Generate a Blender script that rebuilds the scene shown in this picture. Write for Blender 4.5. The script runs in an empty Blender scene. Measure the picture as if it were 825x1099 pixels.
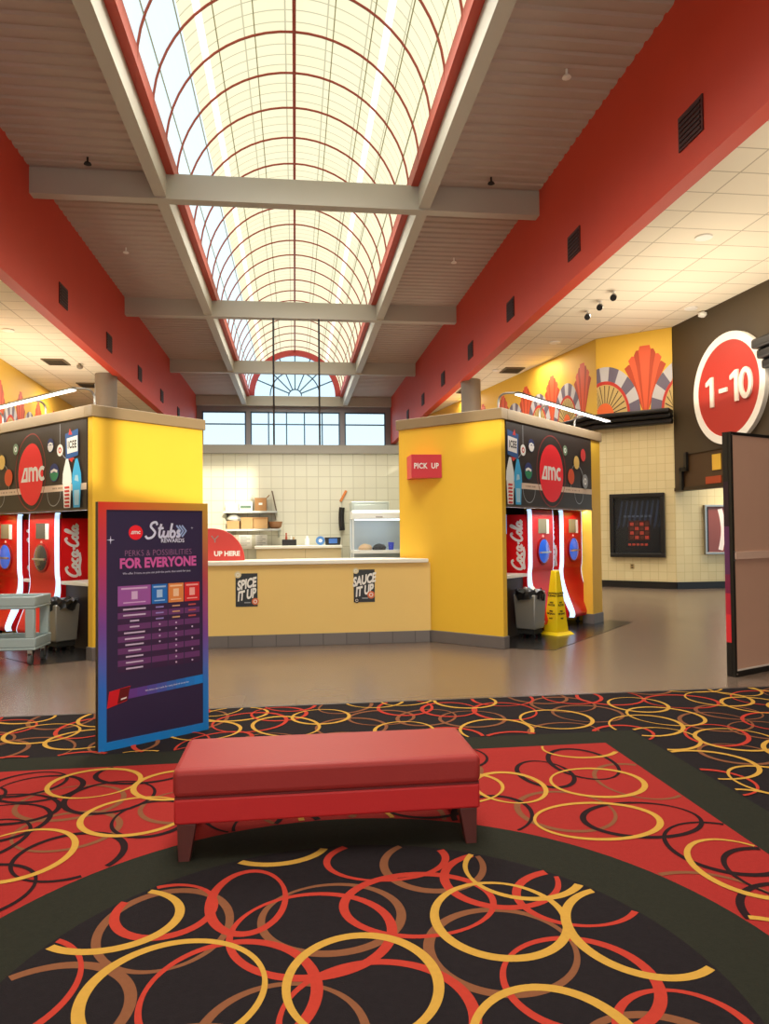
import bpy, bmesh, math, random
from mathutils import Vector, Matrix
random.seed(7)
PI = math.pi
COL = bpy.context.scene.collection
sc = bpy.context.scene

# ------------------------------------------------------------------ materials
def lin(c):
    c /= 255.0
    return c / 12.92 if c <= 0.04045 else ((c + 0.055) / 1.055) ** 2.4
def rgb(h):
    h = h.lstrip('#')
    return (lin(int(h[0:2], 16)), lin(int(h[2:4], 16)), lin(int(h[4:6], 16)), 1)
_m = {}
def mat(name, h, rough=.6, metal=0, em=0, emh=None, noise=0, nscale=6, bump=0, bscale=60, coat=0, spec=.5):
    if name in _m: return _m[name]
    m = bpy.data.materials.new(name); m.use_nodes = True
    nt = m.node_tree; b = nt.nodes['Principled BSDF']
    b.inputs['Base Color'].default_value = rgb(h)
    b.inputs['Roughness'].default_value = rough
    b.inputs['Metallic'].default_value = metal
    b.inputs['Specular IOR Level'].default_value = spec
    b.inputs['Coat Weight'].default_value = coat
    if em:
        b.inputs['Emission Color'].default_value = rgb(emh or h)
        b.inputs['Emission Strength'].default_value = em
    if noise or bump:
        tc = nt.nodes.new('ShaderNodeTexCoord')
    if noise:
        n = nt.nodes.new('ShaderNodeTexNoise'); n.inputs['Scale'].default_value = nscale; n.inputs['Detail'].default_value = 4
        nt.links.new(tc.outputs['Object'], n.inputs['Vector'])
        r = nt.nodes.new('ShaderNodeMapRange'); r.inputs['To Min'].default_value = 1 - noise; r.inputs['To Max'].default_value = 1 + noise
        nt.links.new(n.outputs['Fac'], r.inputs['Value'])
        x = nt.nodes.new('ShaderNodeVectorMath'); x.operation = 'SCALE'
        x.inputs[0].default_value = rgb(h)[:3]
        nt.links.new(r.outputs[0], x.inputs['Scale']); nt.links.new(x.outputs[0], b.inputs['Base Color'])
    if bump:
        n2 = nt.nodes.new('ShaderNodeTexNoise'); n2.inputs['Scale'].default_value = bscale; n2.inputs['Detail'].default_value = 3
        nt.links.new(tc.outputs['Object'], n2.inputs['Vector'])
        bp = nt.nodes.new('ShaderNodeBump'); bp.inputs['Strength'].default_value = bump; bp.inputs['Distance'].default_value = .01
        nt.links.new(n2.outputs['Fac'], bp.inputs['Height']); nt.links.new(bp.outputs[0], b.inputs['Normal'])
    _m[name] = m
    return m

def brickmat(name, h1, h2, hm, bw, bh, mortar, rough=.5, rot=None, offset=0.0, bump=.3, varr=0.0):
    """tiles from the object's own coordinates; rot turns the tile plane"""
    m = bpy.data.materials.new(name); m.use_nodes = True
    nt = m.node_tree; b = nt.nodes['Principled BSDF']; b.inputs['Roughness'].default_value = rough
    tc = nt.nodes.new('ShaderNodeTexCoord'); mp = nt.nodes.new('ShaderNodeMapping')
    if rot: mp.inputs['Rotation'].default_value = rot
    br = nt.nodes.new('ShaderNodeTexBrick'); br.offset = offset; br.squash = 1
    br.inputs['Scale'].default_value = 1; br.inputs['Brick Width'].default_value = bw; br.inputs['Row Height'].default_value = bh
    br.inputs['Mortar Size'].default_value = mortar; br.inputs['Mortar Smooth'].default_value = .1
    br.inputs['Color1'].default_value = rgb(h1); br.inputs['Color2'].default_value = rgb(h2); br.inputs['Mortar'].default_value = rgb(hm)
    nt.links.new(tc.outputs['Object'], mp.inputs['Vector']); nt.links.new(mp.outputs[0], br.inputs['Vector'])
    nt.links.new(br.outputs['Color'], b.inputs['Base Color'])
    if bump:
        bp = nt.nodes.new('ShaderNodeBump'); bp.inputs['Strength'].default_value = bump; bp.inputs['Distance'].default_value = .004; bp.invert = True
        nt.links.new(br.outputs['Fac'], bp.inputs['Height']); nt.links.new(bp.outputs[0], b.inputs['Normal'])
    if varr:
        n = nt.nodes.new('ShaderNodeTexNoise'); n.inputs['Scale'].default_value = 1.1; n.inputs['Detail'].default_value = 5
        nt.links.new(tc.outputs['Object'], n.inputs['Vector'])
        r = nt.nodes.new('ShaderNodeMapRange'); r.inputs['To Min'].default_value = rough - varr; r.inputs['To Max'].default_value = rough + varr
        nt.links.new(n.outputs['Fac'], r.inputs['Value']); nt.links.new(r.outputs[0], b.inputs['Roughness'])
    _m[name] = m
    return m

# ------------------------------------------------------------------ geometry collector
def catmull(P, n=6, closed=False):
    P = [Vector(p) for p in P]; out = []
    N = len(P); rng = range(N if closed else N - 1)
    g = (lambda i: P[i % N]) if closed else (lambda i: P[max(0, min(N - 1, i))])
    for i in rng:
        p0, p1, p2, p3 = g(i - 1), g(i), g(i + 1), g(i + 2)
        for k in range(n):
            t = k / n
            out.append(.5 * ((2 * p1) + (p2 - p0) * t + (2 * p0 - 5 * p1 + 4 * p2 - p3) * t * t + (3 * p1 - p0 - 3 * p2 + p3) * t ** 3))
    if not closed: out.append(P[-1])
    return out

class MB:
    def __init__(s): s.v = []; s.f = []; s.m = []; s.M = None
    def add(s, p):
        p = Vector(p)
        if s.M is not None: p = s.M @ p
        s.v.append(tuple(p)); return len(s.v) - 1
    def poly(s, pts, mi=0):
        s.f.append([s.add(p) for p in pts]); s.m.append(mi); return s
    def box(s, x0, x1, y0, y1, z0, z1, mi=0):
        i = [s.add(p) for p in ((x0,y0,z0),(x1,y0,z0),(x1,y1,z0),(x0,y1,z0),(x0,y0,z1),(x1,y0,z1),(x1,y1,z1),(x0,y1,z1))]
        for q in ((0,3,2,1),(4,5,6,7),(0,1,5,4),(1,2,6,5),(2,3,7,6),(3,0,4,7)):
            s.f.append([i[k] for k in q]); s.m.append(mi)
        return s
    def prism(s, pts, off, mi=0):
        off = Vector(off); a = [s.add(p) for p in pts]; b = [s.add(Vector(p) + off) for p in pts]; n = len(a)
        s.f.append(a[::-1]); s.m.append(mi); s.f.append(b); s.m.append(mi)
        for k in range(n):
            s.f.append([a[k], a[(k+1) % n], b[(k+1) % n], b[k]]); s.m.append(mi)
        return s
    def frustum(s, cx, cy, z0, z1, a0, b0, a1, b1, mi=0, dx=0, dy=0):
        L = [(cx-a0,cy-b0,z0),(cx+a0,cy-b0,z0),(cx+a0,cy+b0,z0),(cx-a0,cy+b0,z0),
             (cx+dx-a1,cy+dy-b1,z1),(cx+dx+a1,cy+dy-b1,z1),(cx+dx+a1,cy+dy+b1,z1),(cx+dx-a1,cy+dy+b1,z1)]
        i = [s.add(p) for p in L]
        for q in ((0,3,2,1),(4,5,6,7),(0,1,5,4),(1,2,6,5),(2,3,7,6),(3,0,4,7)):
            s.f.append([i[k] for k in q]); s.m.append(mi)
        return s
    def lathe(s, prof, n=24, c=(0,0,0), mi=0, axis='z'):
        def P(r, z, a):
            x, y = r * math.cos(a), r * math.sin(a)
            p = (x, y, z) if axis == 'z' else ((x, z, y) if axis == 'y' else (z, x, y))
            return (c[0]+p[0], c[1]+p[1], c[2]+p[2])
        rings = [[s.add(P(r, z, 2*PI*k/n)) for k in range(n)] for r, z in prof]
        for A, B in zip(rings, rings[1:]):
            for k in range(n):
                s.f.append([A[k], A[(k+1) % n], B[(k+1) % n], B[k]]); s.m.append(mi)
        s.f.append(rings[0][::-1]); s.m.append(mi); s.f.append(rings[-1]); s.m.append(mi)
        return s
    def tube(s, path, r, n=8, mi=0, closed=False):
        P = [Vector(p) for p in path]; rings = []
        N = len(P)
        up = None
        for i, p in enumerate(P):
            if closed: t = P[(i+1) % N] - P[i-1]
            else: t = P[min(N-1, i+1)] - P[max(0, i-1)]
            t.normalize()
            if up is None:
                up = Vector((0,0,1)) if abs(t.z) < .9 else Vector((1,0,0))
            a = t.cross(up)
            if a.length < 1e-5: a = t.cross(Vector((0,1,0)))
            a.normalize(); b = a.cross(t); up = b
            rr = r[i] if isinstance(r, (list, tuple)) else r
            rings.append([s.add(p + a*math.cos(2*PI*k/n)*rr + b*math.sin(2*PI*k/n)*rr) for k in range(n)])
        prs = list(zip(rings, rings[1:])) + ([(rings[-1], rings[0])] if closed else [])
        for A, B in prs:
            for k in range(n):
                s.f.append([A[k], A[(k+1) % n], B[(k+1) % n], B[k]]); s.m.append(mi)
        if not closed:
            s.f.append(rings[0][::-1]); s.m.append(mi); s.f.append(rings[-1]); s.m.append(mi)
        return s
    def ribbon(s, path, w, fn, mi=0, closed=False):
        """flat stroke in 2D, mapped to 3D by fn(x, y)"""
        P = [Vector((p[0], p[1])) for p in path]; N = len(P); L = []; R = []
        for i, p in enumerate(P):
            t = (P[(i+1) % N] - P[i-1]) if closed else (P[min(N-1, i+1)] - P[max(0, i-1)])
            if t.length < 1e-9: t = Vector((1, 0))
            t.normalize(); nn = Vector((-t.y, t.x))
            ww = (w(i / max(1, N-1)) if callable(w) else w) / 2
            L.append(s.add(fn(*(p + nn*ww)))); R.append(s.add(fn(*(p - nn*ww))))
        for i in range(N if closed else N-1):
            j = (i+1) % N
            s.f.append([R[i], R[j], L[j], L[i]]); s.m.append(mi)
        return s
    def disc(s, cx, cy, r, fn, n=32, mi=0, ry=None):
        return s.poly([fn(cx + r*math.cos(2*PI*k/n), cy + (ry or r)*math.sin(2*PI*k/n)) for k in range(n)], mi)
    def ring(s, cx, cy, r0, r1, fn, n=32, mi=0, a0=0, a1=2*PI, ky=1):
        for k in range(n):
            a, b = a0 + (a1-a0)*k/n, a0 + (a1-a0)*(k+1)/n
            s.poly([fn(cx+r*math.cos(t), cy+ky*r*math.sin(t)) for r, t in ((r0,a),(r1,a),(r1,b),(r0,b))], mi)
        return s
    def text(s, body, size, fn, mi=0, offset=0, shear=0, align='CENTER', sx=1, extr=None, res=3, space=1):
        cu = bpy.data.curves.new('tmp', 'FONT'); cu.body = body; cu.size = size; cu.offset = offset; cu.shear = shear
        cu.align_x = align; cu.align_y = 'CENTER'; cu.resolution_u = res; cu.space_character = space
        if extr: cu.extrude = extr / 2
        o = bpy.data.objects.new('tmp', cu); COL.objects.link(o)
        dg = bpy.context.evaluated_depsgraph_get(); me = bpy.data.meshes.new_from_object(o.evaluated_get(dg))
        base = len(s.v)
        for v in me.vertices:
            p = fn(v.co.x*sx, v.co.y, v.co.z) if extr else fn(v.co.x*sx, v.co.y)
            s.add(p)
        for f in me.polygons:
            s.f.append([base+i for i in f.vertices]); s.m.append(mi)
        bpy.data.objects.remove(o); bpy.data.curves.remove(cu); bpy.data.meshes.remove(me)
        return s
    def build(s, name, mats, parent=None, smooth=False, bevel=0, seg=2, fix=True, loc=None, sharp=None):
        me = bpy.data.meshes.new(name); me.from_pydata(s.v, [], s.f)
        if not isinstance(mats, (list, tuple)): mats = [mats]
        for m in mats: me.materials.append(m)
        for p, mi in zip(me.polygons, s.m): p.material_index = mi
        if fix:
            bm = bmesh.new(); bm.from_mesh(me); bmesh.ops.recalc_face_normals(bm, faces=bm.faces); bm.to_mesh(me); bm.free()
        if smooth:
            for p in me.polygons: p.use_smooth = True
            try: me.set_sharp_from_angle(angle=math.radians(40))
            except Exception: pass
        me.update()
        o = bpy.data.objects.new(name, me); COL.objects.link(o)
        if parent: o.parent = parent
        if loc is not None: o.location = loc
        if bevel:
            md = o.modifiers.new('bevel', 'BEVEL'); md.width = bevel; md.segments = seg; md.limit_method = 'ANGLE'
            md.angle_limit = math.radians(35); md.harden_normals = False
            for p in me.polygons: p.use_smooth = True
            try: me.set_sharp_from_angle(angle=math.radians(30))
            except Exception: pass
        return o

def tag(o, label, cat, group=None):
    o['label'] = label; o['category'] = cat
    if group: o['group'] = group
    return o
def thing(name, label, cat, loc=(0,0,0), rz=0, group=None):
    o = bpy.data.objects.new(name, None); COL.objects.link(o)
    o.empty_display_size = .1; o.location = loc; o.rotation_euler = (0, 0, rz)
    return tag(o, label, cat, group)
def struct(o):
    o['kind'] = 'structure'; return o
def sempty(name, loc=(0,0,0), rz=0):
    o = bpy.data.objects.new(name, None); COL.objects.link(o); o.location = loc; o.rotation_euler = (0,0,rz); return struct(o)
def dup(root, loc, rz, label=None, group=None):
    r = root.copy(); COL.objects.link(r); r.location = loc; r.rotation_euler = (0, 0, rz)
    if label: r['label'] = label
    if group: r['group'] = group
    for ch in list(root.children):
        c = ch.copy(); COL.objects.link(c); c.parent = r
        for g in list(ch.children):
            d = g.copy(); COL.objects.link(d); d.parent = c
    return r
def front(y):            # local panel facing -y
    return lambda a, b: (a, y, b)

# ------------------------------------------------------------------ palette
RED = mat('fascia red paint', '#CC3F27', .55, noise=.04, nscale=2)
CURB = mat('skylight curb red', '#B8402C', .5)
DECK = mat('painted metal deck', '#B9ABA0', .6, noise=.06, nscale=3)
BEAM = mat('beam off white paint', '#B9B5AA', .5, noise=.03, nscale=2)
CEIL = brickmat('white ceiling tile', '#EFE6D2', '#E9E0CC', '#B9AE98', 1.22, .61, .012, rough=.85, bump=.15)
YEL = mat('kiosk yellow paint', '#F2C23C', .5, noise=.03, nscale=2)
YEL2 = mat('counter yellow paint', '#F3CE7C', .5, noise=.03, nscale=2)
CAP = mat('taupe cap paint', '#8F7A5C', .5)
BASE = mat('grey tile base', '#6E6664', .4, noise=.08)
BLACK = mat('black plastic', '#141314', .4)
SOFTBLK = mat('black matte', '#1B1917', .7)
DARKWALL = mat('dark brown wall paint', '#40331F', .6, noise=.06, nscale=3)
WHITE = mat('white paint', '#F0EEE8', .5)
WHT_D = mat('white print', '#F4F2EE', .5)
STEEL = mat('brushed steel', '#B9B9B6', .3, 1)
GREYP = mat('grey plastic', '#AABABD', .45, noise=.03)
TILE = brickmat('cream wall tile', '#E2D2A4', '#DECC9C', '#CBB987', .2032, .2032, .006, rough=.35, rot=(PI/2, 0, 0))
TILE2 = brickmat('kitchen wall tile', '#D4D2BE', '#D0CDB8', '#B8B49E', .2032, .2032, .006, rough=.35, rot=(PI/2, 0, 0))
FLOOR = brickmat('brown floor tile', '#6F5E52', '#6B5A4F', '#5E4F44', .457, .457, .003, rough=.26, bump=.04, varr=.03)
MATT = brickmat('black floor tile', '#2B2828', '#242222', '#191818', .3, .3, .004, rough=.25, bump=.1)
DARKBAY = mat('bay brown laminate', '#3A2B22', .5)
CREAM = mat('counter top white', '#F3EEDF', .35)
SILVER = mat('silver frame', '#A9A7A2', .3, .9)
GLASSB = mat('black glass', '#0B0B10', .08, coat=.5)

# ------------------------------------------------------------------ camera
F_PX = 777.1; YAW = .1229; PITCH = .0248; ROLL = -.0103
cam = bpy.data.cameras.new('camera'); cam.sensor_fit = 'VERTICAL'; cam.sensor_height = 36
cam.lens = 36 * F_PX / 1099; cam.clip_end = 200
camo = bpy.data.objects.new('camera', cam); COL.objects.link(camo)
fw = Vector((math.sin(YAW)*math.cos(PITCH), math.cos(YAW)*math.cos(PITCH), math.sin(PITCH)))
r0 = Vector((math.cos(YAW), -math.sin(YAW), 0)); u0 = r0.cross(fw)
rr = r0*math.cos(ROLL) + u0*math.sin(ROLL); uu = -r0*math.sin(ROLL) + u0*math.cos(ROLL)
M = Matrix((rr, uu, -fw)).transposed().to_4x4(); M.translation = Vector((0, 0, 1.5))
camo.matrix_world = M
sc.camera = camo

# ------------------------------------------------------------------ hall shell
XL, XR, ZF, ZD, ZB = -5.243, 5.339, 6.36, 8.856, 8.33
YB, YE = -5.0, 40.0        # front wall, end wall
BEAMS = [6.9, 15.1, 23.3, 31.5, 39.7]
SKC, SKR = .05, 2.62       # skylight centre and half width

MB().box(-15, 17, YB, YE+.2, -.1, 0).build('floor', FLOOR)
struct(bpy.data.objects['floor'])

# fascias
def fascia(name, x0, x1):
    m = MB(); m.box(x0, x1, YB, YE, ZF-.06, ZD+.15)
    return struct(m.build(name, RED))
fascia('wall_upper_left', XL-.25, XL); fascia('wall_upper_right', XR, XR+.25)
# side ceilings
struct(MB().box(-15, XL-.25, YB, YE, ZF, ZF+.1).build('ceiling_left', CEIL))
struct(MB().box(XR+.25, 17, YB, YE, ZF, ZF+.1).build('ceiling_right', CEIL))
# corrugated deck
def deck(name, x0, x1):
    m = MB(); y = YB; P = .30; prof = []
    while y < YE:
        prof += [(y, ZD+.035), (y+.04, ZD), (y+.20, ZD), (y+.24, ZD+.035)]
        y += P
    for (ya, za), (yb, zb) in zip(prof, prof[1:]):
        m.poly([(x0, ya, za), (x1, ya, za), (x1, yb, zb), (x0, yb, zb)])
    m.box(x0, x1, YB, YE, ZD+.1, ZD+.16)
    return struct(m.build(name, DECK, fix=False))
deck('ceiling_deck_left', XL, SKC-SKR-.1); deck('ceiling_deck_right', SKC+SKR+.1, XR)
# beams along the skylight
for i, sx in enumerate((-1, 1)):
    m = MB(); xo = SKC + sx*(SKR+.24); xi = SKC + sx*SKR
    a, b = sorted((xo, xi))
    m.box(a, b, YB, 39.85, ZB+.04, ZD+.12)
    struct(m.build('beam_%s' % ('left', 'right')[i], BEAM))
    q = MB(); a, b = sorted((xi - sx*.002, xi - sx*.16)); q.box(a, b, YB, 39.85, ZD-.02, ZD+.30)
    struct(q.build('trim_%d' % (i+1), CURB))
for k, y in enumerate(BEAMS):
    m = MB(); m.box(XL, XR, y, y+.26, ZB, ZD)
    struct(m.build('beam_cross', BEAM))

# ---- skylight vault
def skymat():
    m = bpy.data.materials.new('translucent skylight panel'); m.use_nodes = True
    nt = m.node_tree; b = nt.nodes['Principled BSDF']; b.inputs['Roughness'].default_value = .6
    tc = nt.nodes.new('ShaderNodeTexCoord'); br = nt.nodes.new('ShaderNodeTexBrick'); br.offset = 0
    br.inputs['Scale'].default_value = 1; br.inputs['Brick Width'].default_value = .82; br.inputs['Row Height'].default_value = .325
    br.inputs['Mortar Size'].default_value = .018; br.inputs['Mortar Smooth'].default_value = .4
    br.inputs['Color1'].default_value = (1, .95, .66, 1); br.inputs['Color2'].default_value = (1, .945, .63, 1); br.inputs['Mortar'].default_value = (.56, .54, .36, 1)
    nt.links.new(tc.outputs['UV'], br.inputs['Vector'])
    b.inputs['Base Color'].default_value = (.12, .115, .09, 1); nt.links.new(br.outputs['Color'], b.inputs['Emission Color'])
    b.inputs['Emission Strength'].default_value = SKY_E
    return m
SKY_E = .94
SKYP = skymat()
SKYB = mat('bright skylight strip', '#606060', .6, em=1.3, emh='#FFFDEE')
SKYT = mat('sky tinted skylight pane', '#506068', .6, em=1.0, emh='#E4F8FF')  # bluish sky tint put into the emission colour; not see-through
ZS = ZD + .06; RV = 2.5; KZ = (11.42 - ZS) / RV
def vp(a, y, r=RV): return (SKC + r*math.cos(a), y, ZS + KZ*r*math.sin(a))
sky = sempty('window_1', (SKC, 0, 0)); sky.location = (0, 0, 0)
NA = 48
verts = []; faces = []; uvs = []; mi = []
y0s = [YB + .65*k for k in range(int((39.8-YB)/.65)+1)] + [39.84]
for j in range(len(y0s)-1):
    for k in range(NA):
        a, b = PI*k/NA, PI*(k+1)/NA
        base = len(verts)
        verts += [vp(a, y0s[j]), vp(b, y0s[j]), vp(b, y0s[j+1]), vp(a, y0s[j+1])]
        faces.append((base, base+1, base+2, base+3))
        uvs += [(a*RV*1.0, y0s[j]), (b*RV, y0s[j]), (b*RV, y0s[j+1]), (a*RV, y0s[j+1])]
        th = (k+.5)/NA
        mi.append(1 if (abs(th-.265) < .016 or abs(th-.735) < .016) else (2 if th > .80 else 0))
me = bpy.data.meshes.new('glazing'); me.from_pydata(verts, [], faces)
for m_ in (SKYP, SKYB, SKYT): me.materials.append(m_)
uvl = me.uv_layers.new(name='UVMap')
for i, u in enumerate(uvs): uvl.data[i].uv = u
for p, q in zip(me.polygons, mi): p.material_index = q
gl = bpy.data.objects.new('glazing', me); COL.objects.link(gl); gl.parent = sky
RIBR = mat('skylight rib red', '#A84A38', .5)
RIBG = mat('skylight purlin grey', '#A7A67E', .5)
y = 14.23 - 1.3*14
ribs = 0
while y < 39.6:
    m = MB(); m.tube([vp(PI*k/28, y, RV-.02) for k in range(29)], .023, 6)
    m.build('rib', RIBR, sky, smooth=True); y += 1.3
m = MB(); m.box(SKC-.035, SKC+.035, YB, 39.8, 11.33, 11.40); m.build('ridge_bar', RIBR, sky)
for k in (1, 2, 3, 4, 6, 7, 8, 9):
    a = PI*k/10; p = vp(a, 0, RV-.012)
    m = MB(); m.tube([(p[0], YB, p[2]), (p[0], 39.8, p[2])], .012, 5); m.build('purlin', RIBG, sky)

# ---- end wall with clerestory windows and fan light
PANE = None
def glass():
    m = bpy.data.materials.new('clear window glass'); m.use_nodes = True
    nt = m.node_tree; out = nt.nodes['Material Output']; nt.nodes.remove(nt.nodes['Principled BSDF'])
    t = nt.nodes.new('ShaderNodeBsdfTransparent'); t.inputs[0].default_value = (.93, .98, 1, 1)
    g = nt.nodes.new('ShaderNodeBsdfGlossy'); g.inputs['Roughness'].default_value = .2
    x = nt.nodes.new('ShaderNodeMixShader'); x.inputs[0].default_value = .03
    nt.links.new(t.outputs[0], x.inputs[1]); nt.links.new(g.outputs[0], x.inputs[2]); nt.links.new(x.outputs[0], out.inputs[0])
    return m
PANE = glass()
MULL = mat('blue grey mullion', '#3E5F7A', .4)
ENDW = mat('end wall grey paint', '#8E8C92', .6)
WZ0, WZ1 = 4.6, 8.05
m = MB()
for x0, x1 in ((XL-.3, -4.97), (-2.62, -2.38), (2.5, 2.76), (5.05, XR+.3)): m.box(x0, x1, YE, YE+.2, WZ0, WZ1)
m.box(XL-.3, XR+.3, YE, YE+.2, 0, WZ0); m.box(XL-.3, XR+.3, YE, YE+.2, WZ1, 8.86)
for sx in (-1, 1):   # gable either side of the fan light
    a, b = sorted((SKC+sx*2.45, SKC+sx*5.4)); m.box(a, b, YE, YE+.2, 8.86, 9.2)
struct(m.build('wall_end', ENDW))
def window(name, x0, x1, verts_x):
    w = sempty(name, (0, YE, 0))
    MB().poly([(x0, .1, WZ0), (x1, .1, WZ0), (x1, .1, WZ1), (x0, .1, WZ1)]).build('pane', PANE, w, fix=False)
    m = MB()
    for x in (x0+.03, x1-.03): m.box(x-.04, x+.04, .02, .1, WZ0, WZ1)
    m.box(x0, x1, .02, .1, WZ1-.08, WZ1); m.box(x0, x1, .02, .1, WZ0, WZ0+.08)
    m.build('window_frame', MULL, w)
    for x in verts_x: MB().box(x-.035, x+.035, .02, .09, WZ0, WZ1).build('mullion', MULL, w)
    MB().box(x0, x1, .03, .085, 7.32, 7.39).build('transom', MULL, w)
window('window_2', -4.97, -2.62, ()); window('window_3', -2.38, 2.5, [-2.38+4.88*k/5 for k in (1, 2, 3, 4)]); window('window_4', 2.76, 5.05, ())
fan = sempty('window_5', (SKC, 39.9, ZS))
MB().poly([(2.4*math.cos(PI*k/40), .06, KZ*2.4*math.sin(PI*k/40)) for k in range(41)]).build('pane', PANE, fan, fix=False)
m = MB(); m.ring(0, 0, 2.2, 2.52, front(-.1), 40, 0, 0, PI, KZ); m.ring(0, 0, 2.2, 2.52, front(.1), 40, 0, 0, PI, KZ)
for k in range(40):
    a, b = PI*k/40, PI*(k+1)/40
    m.poly([(2.2*math.cos(a), -.1, KZ*2.2*math.sin(a)), (2.2*math.cos(b), -.1, KZ*2.2*math.sin(b)), (2.2*math.cos(b), .1, KZ*2.2*math.sin(b)), (2.2*math.cos(a), .1, KZ*2.2*math.sin(a))])
m.build('arch_frame', mat('arch rose red', '#C4494A', .5), fan)
for k in range(1, 8):
    a = PI*k/8
    m = MB(); m.tube([(.35*math.cos(a), 0, .35*math.sin(a)), (2.25*math.cos(a), 0, KZ*2.25*math.sin(a))], .035, 6); m.build('radial_bar', MULL, fan)
for r in (.35, 1.35):
    m = MB(); m.tube([(r*math.cos(PI*k/24), 0, KZ*r*math.sin(PI*k/24)) for k in range(25)], .035, 6); m.build('arc_bar', MULL, fan)

# ---- hanging rods
for x, w in ((-.65, 'left'), (.805, 'right')):
    o = MB().lathe([(.03, 0), (.03, ZB-3.4)], 10).build('hanging_rod', BLACK, loc=(x, 23.32, 3.4), smooth=True)
    tag(o, 'thin black vertical rod hanging from the cross beam, %s of the pair' % w, 'rod', 'black hanging rods')

# ---- columns
COLM = mat('column taupe paint', '#857B70', .5, noise=.04)
for x, n in ((-5.73, 'left'), (5.72, 'right')):
    struct(MB().lathe([(.32, 0), (.32, ZF)], 32).build('column_%s' % n, COLM, loc=(x, 23.0, 0), smooth=True))

# ---- side walls
def wall(name, P, Q, z0, z1, m, th=.2, side=1, inset=0):
    P = Vector((P[0], P[1], 0)); Q = Vector((Q[0], Q[1], 0)); L = (Q-P).length; a = math.atan2(Q.y-P.y, Q.x-P.x)
    y0, y1 = (0, th) if side > 0 else (-th, 0)
    o = MB().box(0, L, y0, y1, z0, z1).build(name, m)
    o.location = (P.x, P.y, 0); o.rotation_euler = (0, 0, a)
    return struct(o)
W1a, W1b = (7.72, 17.7), (5.62, 30.5); C1 = (9.12, 16.5)
W2L = math.hypot(C1[0]-W1a[0], C1[1]-W1a[1])
YELM = mat('mural yellow paint', '#E2B43C', .6)
wall('wall_right_far', W1b, W1a, 0, ZF, TILE, .2, 1)
wall('wall_right_rear', (5.62, 40), W1b, 0, ZF, TILE, .2, 1)
wall('wall_right_angled', W1a, C1, 0, ZF, TILE, .2, 1)
wall('wall_right_alcove', C1, (14.5, 16.5), 0, ZF, TILE, .2, 1)
DW1 = (9.35, 12.0)     # dark bulkhead toward the camera
dwa = math.atan2(DW1[1]-C1[1], DW1[0]-C1[0]); dwL = math.hypot(DW1[0]-C1[0], DW1[1]-C1[1])
# bulkhead wall with a stepped bottom edge
bk = sempty('wall_right_bulkhead', (C1[0], C1[1], 0), dwa)
m = MB()
stp = [(0, 2.42), (.33, 2.42), (.33, 2.86), (.52, 2.86), (.52, 3.2), (2.6, 3.2), (2.6, 2.86), (2.8, 2.86), (2.8, 2.42), (dwL, 2.42), (dwL, ZF), (0, ZF)]
m.prism([(x, 0, z) for x, z in stp], (0, .25, 0)); m.build('bulkhead', DARKWALL, bk)
m = MB(); 
m.box(0, dwL, .03, .1, 2.42, 3.3); m.build('recess_panel', mat('recess brown', '#4A3318', .6), bk)
m = MB(); m.box(.0, dwL, -.02, .25, 2.36, 2.44); m.build('bottom_rail', mat('dark rail', '#33260F', .5), bk)
m = MB(); t = .05
for (xa, za), (xb, zb) in zip(stp[1:4], stp[2:5]):
    xa, xb = sorted((xa, xb)); za, zb = sorted((za, zb)); m.box(xa-t, xb+t, -.06, .0, za-t, zb+t)
m.build('stepped_moulding', BLACK, bk)
MB().box(1.45, 1.75, .01, .028, 2.75, 3.1).build('yellow_patch', YELM, bk)
MB().box(1.2, 1.75, .01, .028, 2.46, 2.62).build('orange_patch', mat('orange paint', '#A8441C', .6), bk)
wall('wall_right_near', (9.5, YB), DW1, 0, ZF, DARKWALL, .2, -1)
wall('wall_left_far', (-7.75, 14), (-8.62, 33), 0, ZF, TILE, .2, 1)
wall('wall_left_rear', (-8.62, 33), (-8.62, 40), 0, ZF, TILE, .2, 1)
wall('wall_left_near', (-7.75, YB), (-7.75, 14), 0, ZF, TILE, .2, 1)
wall('wall_back_left', (-8.62, 40), (XL-.1, 40), 0, ZF, TILE, .2, 1)

# unseen front wall, added to block the low sun except through shaped openings
m = MB()
SUNH = [(-.75, 2.0, 4.85, 6.15), (4.35, 4.75, 5.35, 6.1)]   # x0 x1 z0 z1
xs = [-15, -.75, 2.0, 4.35, 4.75, 17]
for x0, x1 in ((-15, -.75), (2.0, 4.35), (4.75, 17)): m.box(x0, x1, YB-.2, YB, 0, 11.6)
for x0, x1, z0, z1 in SUNH: m.box(x0, x1, YB-.2, YB, 0, z0); m.box(x0, x1, YB-.2, YB, z1, 11.6)
m.box(-.20, -.02, YB-.2, YB, 4.85, 6.15)  # bar added in the opening to cast a soft vertical shadow
struct(m.build('wall_front_sun_mask', WHITE))

# baseboards of tiled walls
def bboard(name, P, Q, m=BLACK, h=.17, th=.025, side=-1):
    return wall(name, P, Q, 0, h, m, th, side)
bboard('baseboard_right_angled', W1a, C1); bboard('baseboard_right_alcove', C1, (14.5, 16.5)); bboard('baseboard_right_far', W1b, W1a)

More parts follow.
